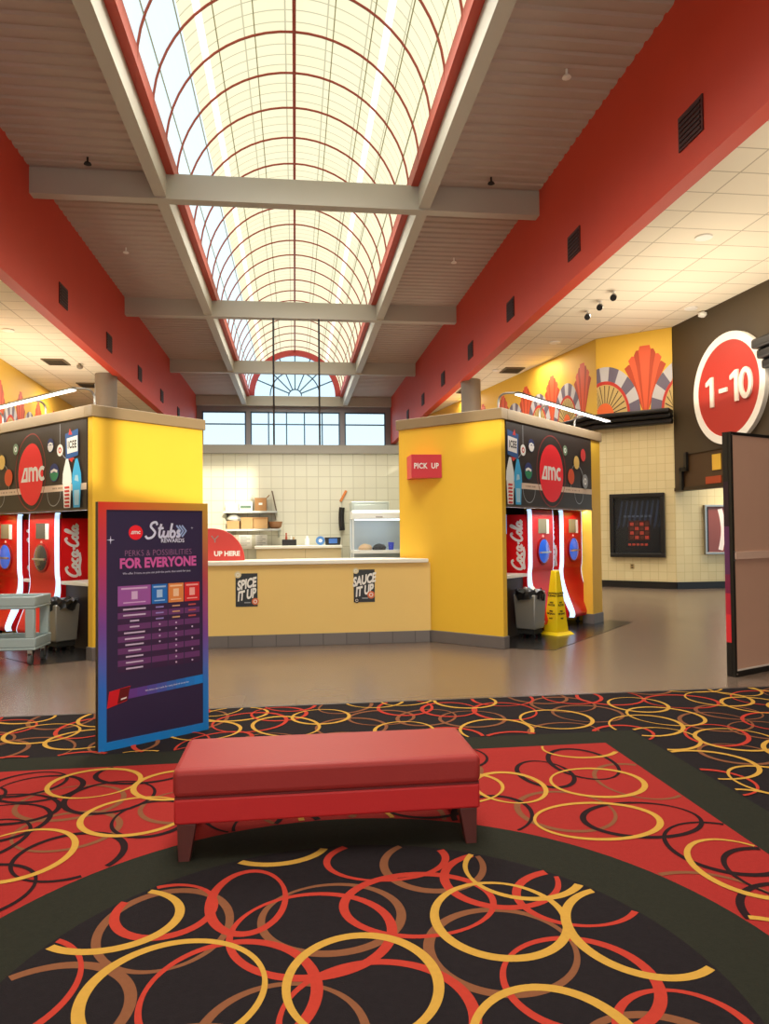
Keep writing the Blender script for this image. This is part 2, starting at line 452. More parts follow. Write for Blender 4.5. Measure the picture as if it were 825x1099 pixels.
# ---- murals (arches and flared fans) and cornices
MP = [mat('mural yellow', '#E6B93F', .6), mat('mural slate purple', '#6A6276', .6), mat('mural pale grey', '#C2C1C6', .6), mat('mural red', '#C2372B', .6),
      mat('mural cream', '#C9AE6E', .6), mat('mural ray brown', '#4E3B26', .6), mat('mural orange', '#E8692F', .6), mat('mural red orange', '#DE5B34', .6), mat('mural dark orange', '#B8431F', .6)]
def mural(name, label, P, Q, z0, z1, arches, palms, rx, rz, ptop, pw=.55, group=None):
    P = Vector((P[0], P[1], 0)); Q = Vector((Q[0], Q[1], 0)); L = (Q-P).length; ang = math.atan2(Q.y-P.y, Q.x-P.x)
    cl = lambda x: max(0, min(L, x))
    h = z1-z0
    m = MB(); m.box(0, L, -.02, 0, 0, h, 0)
    def fn(y): return lambda a, b: (cl(a), y, b)
    for c in palms:
        ph = ptop - z0
        # petals: outer first, centre last; stepped tops
        for j, (hw, frac, mi_) in enumerate(((pw, .74, 8), (pw*.8, .86, 7), (pw*.52, .94, 8), (pw*.3, 1.0, 7))):
            zt = ph*frac; wob = hw/pw
            m.poly([fn(-.022-.001*j)(c+x, z) for x, z in ((-.05*wob-.02, .06), (.05*wob+.02, .06), (hw*.75, zt*.72), (hw, zt*.93), (hw*.8, zt), (-hw*.8, zt), (-hw, zt*.93), (-hw*.75, zt*.72))], mi_)
    for c in arches:
        n = 11
        for k in range(n):
            a, b = PI*k/n, PI*(k+1)/n
            S = 4; 
            for q in range(S):
                t0, t1 = a+(b-a)*q/S, a+(b-a)*(q+1)/S
                m.poly([fn(-.03)(c+rx*f*math.cos(t), rz*f*math.sin(t)) for f, t in ((.70, t0), (1, t0), (1, t1), (.70, t1))], 1 if k % 2 == 0 else 2)
        for f0, f1, mi_, y in ((.64, .71, 3, -.031), (.0, .65, 4, -.029)):
            for k in range(24):
                t0, t1 = PI*k/24, PI*(k+1)/24
                m.poly([fn(y)(c+rx*f*math.cos(t), rz*f*math.sin(t)) for f, t in ((f0, t0), (f1, t0), (f1, t1), (f0, t1))], mi_)
        for k in range(1, 14):
            t = PI*k/14; d = .022
            m.poly([fn(-.032)(c+rx*f*math.cos(tt), rz*f*math.sin(tt)) for f, tt in ((.2, t-.05), (.62, t-d), (.62, t+d), (.2, t+.05))], 5)
        m.poly([fn(-.033)(c+rx*.26*math.cos(PI*k/12), rz*.26*math.sin(PI*k/12)) for k in range(13)], 6)
    o = m.build(name, MP, fix=False); o.location = (P.x, P.y, z0); o.rotation_euler = (0, 0, ang)
    return tag(o, label, 'mural', group)
MZ = 4.34
W1L = math.hypot(W1a[0]-W1b[0], W1a[1]-W1b[1])
mural('mural', 'yellow mural of striped arches and red fans on the angled wall right of the kiosk', W1a, C1, MZ, ZF-.01, [.2, 2.2], [1.2], .88, 1.25, 6.0, .5)
mural('mural', 'yellow mural of striped arches and red fans on the long right wall receding behind', W1b, W1a, MZ, ZF-.01, [W1L-s for s in (1.45, 3.05, 4.65, 6.25, 7.85, 9.45, 11.05)], [W1L-s for s in (.65, 2.25, 3.85, 5.45, 7.05, 8.65)], .72, 1.15, 5.87, .42)
LWa, LWb = (-7.75, 14), (-8.62, 33)
mural('mural', 'yellow mural of striped arches and red fans on the far left wall', LWa, LWb, MZ-.3, ZF-.01, [.9+1.75*k for k in range(11)], [1.77+1.75*k for k in range(10)], .78, 1.25, 5.75, .42)
def cornice(name, label, P, Q, z0, tiers, ext0=0, ext1=0):
    P = Vector((P[0], P[1], 0)); Q = Vector((Q[0], Q[1], 0)); L = (Q-P).length; ang = math.atan2(Q.y-P.y, Q.x-P.x)
    m = MB(); z = 0
    for d, h in tiers: 
        m.box(-ext0*d, L+ext1*d, -d, .0, z, z+h); z += h
    o = m.build(name, BLACK, bevel=.03); o.location = (P.x, P.y, z0); o.rotation_euler = (0, 0, ang)
    return o
tiers = [(.22, .13), (.34, .11), (.46, .10)]
tag(cornice('cornice', '', W1a, C1, 4.0, tiers, .4, 0), 'black three-tier cornice ledge under the mural on the angled right wall', 'cornice')
tag(cornice('cornice', '', W1b, W1a, 4.0, tiers, 0, .4), 'black three-tier cornice ledge under the mural on the long right wall', 'cornice')
tag(cornice('cornice', '', LWa, LWb, 3.72, tiers), 'black cornice ledge under the far left mural', 'cornice')
o = MB()
for d, z, h, x0_ in ((.14, 0, .19, 3.28), (.22, .2, .19, 3.25), (.30, .4, .2, 3.20)): o.box(x0_, 4.4, -d, 0, z, z+h)
o = o.build('cornice', BLACK, bevel=.05, seg=3); o.location = (C1[0], C1[1], 4.60); o.rotation_euler = (0, 0, dwa)
tag(o, 'black stacked moulding jutting in front of the round number sign at right edge', 'cornice')

# ---- round sign 1 - 10
sg = thing('round_sign', 'big round red sign with white rim reading 1 - 10 on the dark wall', 'sign',
           (C1[0]+2.17*math.cos(dwa), C1[1]+2.17*math.sin(dwa), 4.44), dwa)
m = MB(); m.lathe([(1.19, 0), (1.19, -.1), (1.02, -.1), (1.02, -.08)], 64, axis='y'); m.build('rim', WHITE, sg, smooth=True)
m = MB(); m.lathe([(1.02, -.02), (1.02, -.085)], 64, axis='y'); m.build('face', mat('sign red', '#B32E22', .5), sg)
NUM = mat('numeral white', '#F3E6DC', .5)
def sign_stroke(name, path, w, closed=False):
    m = MB(); m.ribbon(path, w, front(-.125), 0, closed); m.ribbon(path, w, front(-.088), 0, closed)
    P = [Vector(q) for q in path]
    for sg_ in (-1, 1):      # side walls of the raised numeral
        for i in range(len(P) if closed else len(P)-1):
            def nrm(k):
                tt = (P[(k+1) % len(P)]-P[k-1]) if closed else (P[min(len(P)-1, k+1)]-P[max(0, k-1)])
                tt.normalize(); return Vector((-tt.y, tt.x))*w/2*sg_
            j = (i+1) % len(P); a0, b0 = P[i]+nrm(i), P[j]+nrm(j)
            m.poly([(a0.x, -.125, a0.y), (b0.x, -.125, b0.y), (b0.x, -.088, b0.y), (a0.x, -.088, a0.y)])
    m.build(name, NUM, sg, fix=False)
def one(x, z):
    m = MB(); m.prism([(x-.055, -.125, z-.33), (x+.055, -.125, z-.33), (x+.055, -.125, z+.33), (x-.035, -.125, z+.33), (x-.20, -.125, z+.24), (x-.20, -.125, z+.15), (x-.055, -.125, z+.20)], (0, .037, 0)); m.build('numeral', NUM, sg)
one(-.50, 0); MB().prism([(-.24, -.125, -.07), (.02, -.125, -.07), (.02, -.125, .02), (-.24, -.125, .02)], (0, .037, 0)).build('dash', NUM, sg); one(.33, 0)
sign_stroke('numeral', [(.62+.15*math.cos(2*PI*k/28), .275*math.sin(2*PI*k/28)) for k in range(28)], .105, True)

# ---- poster cases on the right
d2 = math.atan2(C1[1]-W1a[1], C1[0]-W1a[0])
def on_w2(s, z=0, off=0): return (W1a[0]+s*math.cos(d2)+off*math.sin(d2), W1a[1]+s*math.sin(d2)-off*math.cos(d2), z)
pc = thing('poster_case', 'black framed illuminated poster case on the cream tiled angled wall', 'poster case', on_w2(.95, 1.55), d2)
m = MB(); w, h = .66, .79
m.box(-w, w, -.12, -.001, h-.1, h); m.box(-w, w, -.12, -.001, -h, -h+.1); m.box(-w, -w+.1, -.12, -.001, -h+.1, h-.1); m.box(w-.1, w, -.12, -.001, -h+.1, h-.1)
m.build('frame', BLACK, pc, bevel=.01)
m = MB(); m.poly([(-w+.1, -.03, -h+.1), (w-.1, -.03, -h+.1), (w-.1, -.03, h-.1), (-w+.1, -.03, h-.1)], 0)
f_ = lambda y: front(y)
for k in range(9):
    x = -.5+.125*k
    m.poly([(x, -.032, -.1+.03*k % .1), (x+.07, -.032, 0), (x+.16, -.032, .6), (x+.12, -.032, .62)], 1)
m.poly([(-.22, -.034, -.38), (.3, -.034, -.38), (.3, -.034, .12), (-.22, -.034, .12)], 2)
for r in range(4):
    for c in range(4):
        m.poly([(-.18+.12*c, -.036, -.34+.11*r), (-.09+.12*c, -.036, -.34+.11*r), (-.09+.12*c, -.036, -.26+.11*r), (-.18+.12*c, -.036, -.26+.11*r)], 3 if (r+c) % 2 else 4)
for k in range(7): m.poly([(-.33+.1*k, -.034, .2), (-.26+.1*k, -.034, .2), (-.26+.1*k, -.034, .25), (-.33+.1*k, -.034, .25)], 5)
for k in range(5): m.poly([(-.23+.1*k, -.034, -.5), (-.16+.1*k, -.034, -.5), (-.16+.1*k, -.034, -.45), (-.23+.1*k, -.034, -.45)], 3)
m.build('poster', [mat('poster navy', '#11141F', .3, em=.02), mat('poster blue streak', '#2A3550', .3), mat('poster maroon', '#3E1218', .3), mat('poster ember', '#A8382C', .3, em=.15), mat('poster brown', '#5A2A22', .3), mat('poster slate', '#4B566B', .3)], pc, fix=False)
MB().poly([(-w+.1, -.09, -h+.1), (w-.1, -.09, -h+.1), (w-.1, -.09, h-.1), (-w+.1, -.09, h-.1)]).build('glass_cover', PANE, pc, fix=False)
pc2 = thing('poster_case', 'silver framed poster case with pink poster in the alcove under the bulkhead', 'poster case', (10.35, 16.5, 1.43), 0)
w, h = .52, .6; m = MB()
m.box(-w, w, -.08, -.001, h-.05, h); m.box(-w, w, -.08, -.001, -h, -h+.05); m.box(-w, -w+.05, -.08, -.001, -h+.05, h-.05); m.box(w-.05, w, -.08, -.001, -h+.05, h-.05)
m.build('frame', SILVER, pc2, bevel=.006)
m = MB(); m.poly([(-w+.05, -.02, -h+.05), (w-.05, -.02, -h+.05), (w-.05, -.02, h-.05), (-w+.05, -.02, h-.05)], 0)
m.poly([(-w+.06, -.022, -h+.06), (-w+.12, -.022, -h+.06), (-w+.12, -.022, h-.06), (-w+.06, -.022, h-.06)], 1)
m.ribbon([(-.1+.08*math.sin(k/9*PI), -.5+k/9*1.0) for k in range(10)], .12, front(-.023), 2)
m.ribbon([(.15+.05*math.sin(k/9*PI), -.5+k/9*1.0) for k in range(10)], .16, front(-.024), 3)
m.build('poster', [mat('poster rose', '#9A5148', .3), mat('poster dark', '#2A1414', .3), mat('poster pale', '#F0DAD0', .3, em=.3), mat('poster violet', '#6B3348', .3)], pc2, fix=False)
m = MB(); m.box(-.05, .05, -.012, -.001, -.06, .06); m.box(-.025, .025, -.016, -.01, .012, .04, 1); m.box(-.025, .025, -.016, -.01, -.04, -.012, 1)
o = m.build('wall_outlet', [mat('outlet tan', '#B79E6B', .5), BLACK]); o.location = on_w2(.8, .53); o.rotation_euler = (0, 0, d2)
tag(o, 'small tan wall outlet below the black poster case', 'outlet')

# ---- fixtures in the side ceilings
def downlight(x, y, label, on):
    t = thing('ceiling_downlight', label, 'downlight', (x, y, ZF), 0, 'recessed ceiling downlights')
    MB().lathe([(.11, -.001), (.14, -.001), (.14, -.025), (.11, -.03)], 24).build('trim_ring', WHITE, t, smooth=True)
    MB().lathe([(.108, -.026), (.108, -.02)], 24).build('lamp', mat('lamp on', '#FFF2CC', .5, em=6) if on else mat('lamp dim', '#B7A88A', .5, em=.2), t)
downlight(-6.75, 18.1, 'small glowing round downlight in the white left ceiling', True)
downlight(6.83, 11.27, 'round downlight in the white right ceiling, nearest the camera', False)
downlight(8.75, 15.0, 'small round downlight in the right ceiling beside the dark bulkhead wall', False)
downlight(6.76, 18.1, 'small round downlight in the right ceiling beyond the three spot heads', False)
downlight(6.16, 21.45, 'small round downlight in the right ceiling next to the dark air diffuser', False)
for x, y, lb in ((6.62, 21.4, 'dark square air diffuser in the white right ceiling, nearer one'), (6.02, 24.8, 'dark square air diffuser in the white right ceiling, farther one'),
                 (-6.68, 21.35, 'dark square air diffuser in the white left ceiling, nearer one'), (-6.69, 24.65, 'dark square air diffuser in the white left ceiling, farther one')):
    t = thing('air_diffuser', lb, 'vent', (x, y, ZF), 0, 'ceiling air diffusers')
    m = MB(); m.box(-.30, .30, -.36, .36, -.03, -.001); m.build('frame', mat('diffuser taupe', '#6F6149', .6), t)
    m = MB()
    for k in range(5): m.box(-.25, .25, -.28+.13*k, -.22+.13*k, -.045, -.031)
    m.build('louvre', mat('louvre dark', '#40382A', .6), t)
for k, (x, y) in enumerate(((6.55, 15.45), (6.53, 14.75), (6.54, 14.1))):
    t = thing('spot_head', 'small black ceiling spotlight in the right ceiling, %s of a row of three' % ('farthest', 'middle', 'nearest')[k], 'spotlight', (x, y, ZF), 0, 'ceiling spot heads')
    MB().lathe([(.05, -.001), (.05, -.02), (.02, -.02), (.02, -.09)], 16).build('mount', WHITE, t, smooth=True)
    MB().tube([(0, 0, -.11), (-.06, -.11, -.17)], .065, 14).build('lamp_head', BLACK, t, smooth=True)
o = MB().lathe([(.03, 0), (.05, -.03), (.10, -.05), (.10, -.11), (.04, -.14)], 20).build('ceiling_sensor', WHITE, loc=(9.15, 15.2, ZF-.001), smooth=True)
tag(o, 'white dome sensor at the edge of the right ceiling above the round sign', 'sensor')
o = MB().lathe([(.03, 0), (.05, -.03), (.09, -.05), (.08, -.12), (.03, -.15)], 20).build('ceiling_camera', mat('camera grey', '#8B8373', .5), loc=(-6.1, 21.6, ZF-.001), smooth=True)
tag(o, 'small grey dome camera in the left ceiling beside the air diffuser', 'camera')
# sprinkler heads on the deck
for k, (x, y, lb, c) in enumerate(((4.37, 10.98, 'nearest right', WHITE), (-3.98, 14.6, 'nearest left', SOFTBLK), (4.12, 14.58, 'dark right one just before the cross beam', SOFTBLK), (-4.28, 19.18, 'second bay on the left', WHITE), (4.32, 19.07, 'second bay on the right', WHITE))):
    o = MB().lathe([(.02, .06), (.02, -.1), (.06, -.11), (.075, -.14), (.02, -.16)], 16).build('ceiling_sprinkler', c, loc=(x, y, ZD), smooth=True)
    tag(o, 'small sprinkler head under the grey metal deck, %s' % lb, 'sprinkler', 'deck sprinkler heads')
# square vents in fascias
ordn = ['first', 'second', 'third', 'fourth', 'fifth', 'sixth', 'seventh']
VENT = mat('vent dark red', '#4A1512', .6); VSL = mat('vent slat', '#2C0C0A', .6)
for side, x, ys in (('right', XR, [9.05+4.12*k for k in range(7)]), ('left', XL, [17.25+4.12*k for k in range(5)])):
    for k, y in enumerate(ys):
        t = thing('fascia_vent', '%s dark square vent from the camera in the %s red fascia' % (ordn[k], side), 'vent', (x, y, 6.93), 0, 'square vents in the red fascias')
        s = -1 if side == 'right' else 1
        a, b = sorted((0, s*.02))
        MB().box(a, b, -.30, .30, -.24, .24).build('grille', VENT, t)
        m = MB(); a, b = sorted((s*.021, s*.035))
        for q in range(6): m.box(a, b, -.26, .26, -.2+.07*q, -.165+.07*q)
        m.build('slat', VSL, t)

# ------------------------------------------------------------------ script lettering strokes (unit space, baseline 0)
def arc(cx, cy, rx, ry, a0, a1, n=14):
    return [(cx+rx*math.cos(math.radians(a0+(a1-a0)*k/n)), cy+ry*math.sin(math.radians(a0+(a1-a0)*k/n))) for k in range(n+1)]
COLA = [  # "Coca-Cola"
    catmull([(.78,.86,0),(.62,1.06,0),(.30,.92,0),(.08,.50,0),(.12,.10,0),(.40,-.02,0),(.74,.22,0)]),
    arc(.98,.24,.17,.24,0,360), arc(1.52,.24,.19,.24,55,310),
    arc(1.98,.24,.17,.24,0,360), catmull([(2.17,.48,0),(2.13,.15,0),(2.25,0,0),(2.38,.12,0)]),
    catmull([(2.36,.30,0),(2.5,.36,0),(2.66,.32,0)]),
    catmull([(3.28,.92,0),(3.12,1.12,0),(2.86,.92,0),(2.70,.50,0),(2.74,.10,0),(2.98,-.02,0),(3.26,.22,0)]),
    arc(3.48,.24,.17,.24,0,360),
    catmull([(3.68,.2,0),(3.90,.75,0),(3.98,1.05,0),(3.88,1.12,0),(3.78,.7,0),(3.80,.1,0),(3.92,0,0),(4.02,.14,0)]),
    arc(4.22,.24,.17,.24,0,360), catmull([(4.41,.48,0),(4.37,.15,0),(4.48,0,0),(4.62,.2,0)]),
    catmull([(.40,-.02,0),(.25,-.22,0),(.9,-.16,0),(1.6,-.24,0),(2.2,-.14,0)]),
]
STUBS = [
    catmull([(.92,.95,0),(.80,1.18,0),(.50,1.10,0),(.42,.85,0),(.62,.62,0),(.80,.38,0),(.62,.05,0),(.25,-.05,0),(.05,.15,0)]),
    catmull([(1.25,1.05,0),(1.16,.5,0),(1.18,.1,0),(1.34,.02,0),(1.46,.2,0)]), catmull([(1.02,.72,0),(1.25,.70,0),(1.46,.74,0)]),
    catmull([(1.52,.52,0),(1.50,.15,0),(1.66,.02,0),(1.84,.2,0),(1.88,.52,0),(1.88,.1,0),(2.0,.04,0)]),
    catmull([(2.14,1.1,0),(2.08,.5,0),(2.12,.06,0),(2.36,.04,0),(2.44,.32,0),(2.28,.5,0),(2.12,.4,0)]),
    catmull([(2.86,.46,0),(2.70,.52,0),(2.66,.36,0),(2.82,.22,0),(2.78,.04,0),(2.58,.06,0)]),
]
def strokes(m, S, ox, oy, sc_, w, fn, mi=0, slant=.18):
    for P in S:
        m.ribbon([(ox+(p[0]+slant*p[1])*sc_, oy+p[1]*sc_) for p in P], w, fn, mi)
def amc_logo(m, cx, cz, h, fn, mi=0):
    """lower-case amc with a slanted open a"""
    w = h*.26; y0, y1 = cz-h/2, cz+h/2; x = cx-h*1.62
    q = [(x, y0), (x+h*.50, y1), (x+h*.98, y1), (x+h*.98, y0)]; c_ = (x+h*.68, cz-h*.02)
    qi = [(x+h*.36, y0+w*.85), (x+h*.62, y1-w*.85), (x+h*.72, y1-w*.85), (x+h*.72, y0+w*.85)]
    for k in range(4): m.poly([fn(*q[k]), fn(*q[(k+1) % 4]), fn(*qi[(k+1) % 4]), fn(*qi[k])], mi)
    x += h*1.08
    m.ribbon([(x+w/2, y0), (x+w/2, y1)], w, fn, mi)
    for k in (0, 1):
        xx = x+w/2+k*h*.54
        m.ribbon([(xx, y1-h*.38)]+arc(xx+h*.27, y1-h*.40, h*.27, h*.28, 180, 0, 12)+[(xx+h*.54, y0)], w, fn, mi)
    x += h*1.48
    m.ribbon(arc(x+h*.42, cz, h*.38, h*.38, 48, 312, 18), w, fn, mi)

# ------------------------------------------------------------------ kiosks
AR = (2.57, 8.81); AL = (-2.37, 8.9)
def kiosk_shell(side, A, rz, s):
    X = lambda a, b: (min(s*a, s*b), max(s*a, s*b))
    k = sempty('kiosk_shell_%s' % side, (A[0], A[1], 0), rz)
    m = MB(); a, b = X(0, .1); m.box(a, b, 0, 1.60, .155, 2.88); m.build('partition', YEL, k)
    m = MB(); a, b = X(-.018, .115); m.box(a, b, -.018, 1.60, 0, .155); a, b = X(2.86, 3.26); m.box(a, b, -.018, .17, 0, .155); m.build('baseboard', BASE, k, bevel=.006)
    m = MB(); a, b = X(2.87, 3.25); m.box(a, b, 0, .15, .155, 2.88); m.build('end_post', YEL, k)
    m = MB(); a, b = X(3.15, 3.25); m.box(a, b, .151, 1.40, 0, 2.88); m.build('end_wall', YEL, k)
    m = MB(); a, b = X(.1, 3.15); m.box(a, b, 1.3, 1.40, 0, 2.88); m.build('back_wall', DARKBAY, k)
    m = MB(); a, b = X(.1, 3.15); m.box(a, b, .1, 1.3, 2.80, 2.88); m.build('bay_roof', DARKBAY, k)
    m = MB(); a, b = X(-.03, .13); m.box(a, b, -.03, 1.63, 2.88, 3.02)
    a, b = X(.13, 3.28); m.box(a, b, -.03, .16, 2.88, 3.02); a, b = X(3.12, 3.28); m.box(a, b, .16, 1.43, 2.88, 3.02); m.build('cap', CAP, k, bevel=.008)
    m = MB(); P = [(.10, -.02), (.27, -.545), (3.44, -.42), (3.5, -.02), (3.3, .0), (2.84, .0), (2.84, .19), (3.14, .19), (3.14, 1.29), (.12, 1.29), (.12, 0)]
    m.poly([(s*x, y, .004) for x, y in P]); m.build('floor_black_tile', MATT, k)
    return k
kiosk_shell('right', AR, PI/4, 1); kiosk_shell('left', AL, -PI/4, -1)

# header menu signs
HB = mat('header brown black', '#332A26', .45, noise=.05); AMCR = mat('sign bright red', '#E8202C', .45, em=.12)
HP = {'ring': mat('ring red line', '#9A3A38', .5), 'strip': mat('strip pale', '#E6CDB8', .5), 'w': WHT_D, 'blue': mat('bubble blue', '#2E5C9C', .5), 'green': mat('bubble green', '#2F8F62', .5),
      'orange': mat('bubble orange', '#E0572F', .5), 'yel': mat('bubble yellow', '#E8C06A', .5), 'pink': mat('bubble red', '#D63C3C', .5), 'sil': mat('bubble silver', '#9CA0A6', .5),
      'sky': mat('cup sky blue', '#3FB2EA', .5), 'navy': mat('bubble navy', '#2B3A78', .5), 'sage': mat('bubble sage', '#7F9A7E', .5), 'pale': mat('cup pale', '#EDF2F0', .5), 'cupred': mat('cup red', '#D23A34', .5)}
def header(side, A, rz, s, label):
    t = thing('menu_header', label, 'sign', (A[0], A[1], 0), rz, 'black menu headers over the soda machines')
    a, b = sorted((s*.11, s*2.86))
    MB().box(a, b, -.012, .09, 1.80, 2.875).build('panel', HB, t)
    MB().box(a, b, -.02, .095, 1.775, 1.80).build('bottom_trim', mat('header trim', '#5A4A3C', .5), t)
    e = [-.0155]
    dL = 0 if s > 0 else .16
    sh = lambda x: x + dL*max(0, min(1, (1.5-x)/.7))
    def F():
        e[0] -= .0005; y = e[0]; return lambda a_, b_: (s*sh(a_), y, b_)
    def part(name, mats, fnc): 
        m = MB(); fnc(m); m.build(name, mats, t, fix=False)
    m = MB(); m.poly([(s*x, -.014, z) for x, z in ((.11, 2.02), (2.86, 2.02), (2.86, 2.10), (.11, 2.10))])
    for k in range(14):
        w = .03+.02*((k*7) % 3); xx = (.62+.045*k) if k < 7 else (1.9+.075*(k-7)); m.poly([(s*(xx), -.0145, 2.05), (s*(xx+w*.7), -.0145, 2.05), (s*(xx+w*.7), -.0145, 2.07), (s*xx, -.0145, 2.07)], 1)
    m.build('stripe', [HP['strip'], mat('strip print', '#B59A86', .5)], t, fix=False)
    part('logo_ring', HP['ring'], lambda m: m.ring(1.42, 2.30, .455, .47, F(), 40, ky=1.08))
    part('logo_disc', AMCR, lambda m: m.disc(1.42, 2.27, .385, F(), 48, ry=.405))
    m = MB(); y = e[0]-.001; amc_logo(m, s*sh(1.40), 2.27, .19, lambda a_, b_: (a_, y, b_)); m.build('logo_letters', WHT_D, t, fix=False)
    bub = [(.56, 2.53, .075, 'w', 'pink'), (.80, 2.61, .09, 'navy', 'w'), (.70, 2.26, .115, 'navy', 'green'), (1.87, 2.63, .075, 'sage', 'w'), (2.07, 2.26, .115, 'orange', 'orange'),
           (2.27, 2.48, .10, 'yel', 'yel'), (2.52, 2.61, .095, 'pink', 'pink'), (2.58, 2.21, .11, 'sil', 'w')]
    f = F()
    for P in ([(2.07, 2.26), (2.12, 2.38), (2.27, 2.48)], [(2.27, 2.48), (2.45, 2.38), (2.58, 2.21)], [(.56, 2.53), (.56, 2.86)], [(.56, 2.53), (.42, 2.42), (.22, 2.40)], [(2.07, 2.26), (2.07, 2.10)], [(2.58, 2.21), (2.58, 2.10)]):
        m = MB(); m.ribbon(catmull([(p[0], p[1], 0) for p in P], 6), .014, f); m.build('bubble_line', HP['sil'], t, fix=False)
    for cx, r in ((2.36, .15), (.72, .17)):
        m = MB(); m.ring(cx, 2.02, r, r+.013, f, 20, 0, PI, 2*PI); m.build('bubble_line', HP['sil'], t, fix=False)
    for x, z, r, c1, c2 in bub:
        m = MB(); f = F(); m.disc(x, z, r, f, 24); f = F()
        m.poly([f(x+r*.9*math.cos(q), z+r*.9*math.sin(q)) for q in [PI+PI*k/10 for k in range(11)]], 1) if c1 == 'navy' else m.ring(x, z, r*.25, r*.5, f, 16, 1)
        if c1 == 'navy': f = F(); m.ribbon([(x-r*.7, z+.01), (x, z+r*.3), (x+r*.7, z+.01)], r*.3, f, 2)
        m.build('drink_bubble', [HP[c1], HP[c2], WHT_D], t, fix=False)
    # frozen drink mark
    m = MB(); f = F(); m.poly([f(x, z) for x, z in ((.115, 2.44), (.40, 2.40), (.42, 2.72), (.12, 2.76))], 0); f = F()
    m.poly([f(x, z) for x, z in ((.125, 2.49), (.37, 2.47), (.38, 2.66), (.13, 2.68))], 1)
    f = F(); m.poly([f(x, z) for x, z in ((.25, 2.70), (.31, 2.78), (.34, 2.70))], 2); m.poly([f(x, z) for x, z in ((.2, 2.42), (.26, 2.36), (.34, 2.41))], 2)
    y = e[0]-.001
    m.text('ICEE', .125, lambda a_, b_: (s*sh(.255)+a_, y, 2.575+b_), 3, offset=.004, sx=.72, space=1.18)
    m.build('frozen_drink_mark', [HP['blue'], WHT_D, HP['cupred'], mat('print black', '#15151A', .5)], t, fix=False)
    # two cups
    for cx, body, top, z1 in (((.175, 'w', 'pale', 2.27), (.385, 'sky', 'sky', 2.26)) if s > 0 else ((.15, 'sky', 'sky', 2.26), (.37, 'w', 'pale', 2.27))):
        m = MB(); f = F(); m.poly([f(x, z) for x, z in ((cx-.075, 1.81), (cx+.075, 1.81), (cx+.10, z1-.16), (cx-.10, z1-.16))], 0)
        m.poly([f(x, z) for x, z in ((cx-.11, z1-.16), (cx+.11, z1-.16), (cx+.10, z1-.04), (cx+.06, z1+.06), (cx+.025, z1+.14), (cx-.025, z1+.14), (cx-.06, z1+.06), (cx-.10, z1-.04))], 1)
        f = F()
        if body == 'w':
            for q in range(6): m.poly([f(cx-.06, 1.82+.045*q), f(cx+.05, 1.82+.045*q), f(cx+.065, 1.845+.045*q), f(cx-.05, 1.85+.045*q)], 2)
        else:
            m.poly([f(cx-.05, 1.84), f(cx+.05, 1.84), f(cx+.06, 2.02), f(cx-.06, 2.02)], 3)
            m.poly([f(cx-.05, 2.12), f(cx+.05, 2.14), f(cx+.03, 2.2), f(cx-.03, 2.2)], 3)
        m.build('cup', [HP[body], HP[top], HP['cupred'], mat('cup pale blue', '#A9D6EE', .5)], t, fix=False)
header('right', AR, PI/4, 1, 'black menu header with red round logo above the soda machines of the right kiosk')
header('left', AL, -PI/4, -1, 'black menu header with red round logo above the soda machines of the left kiosk')

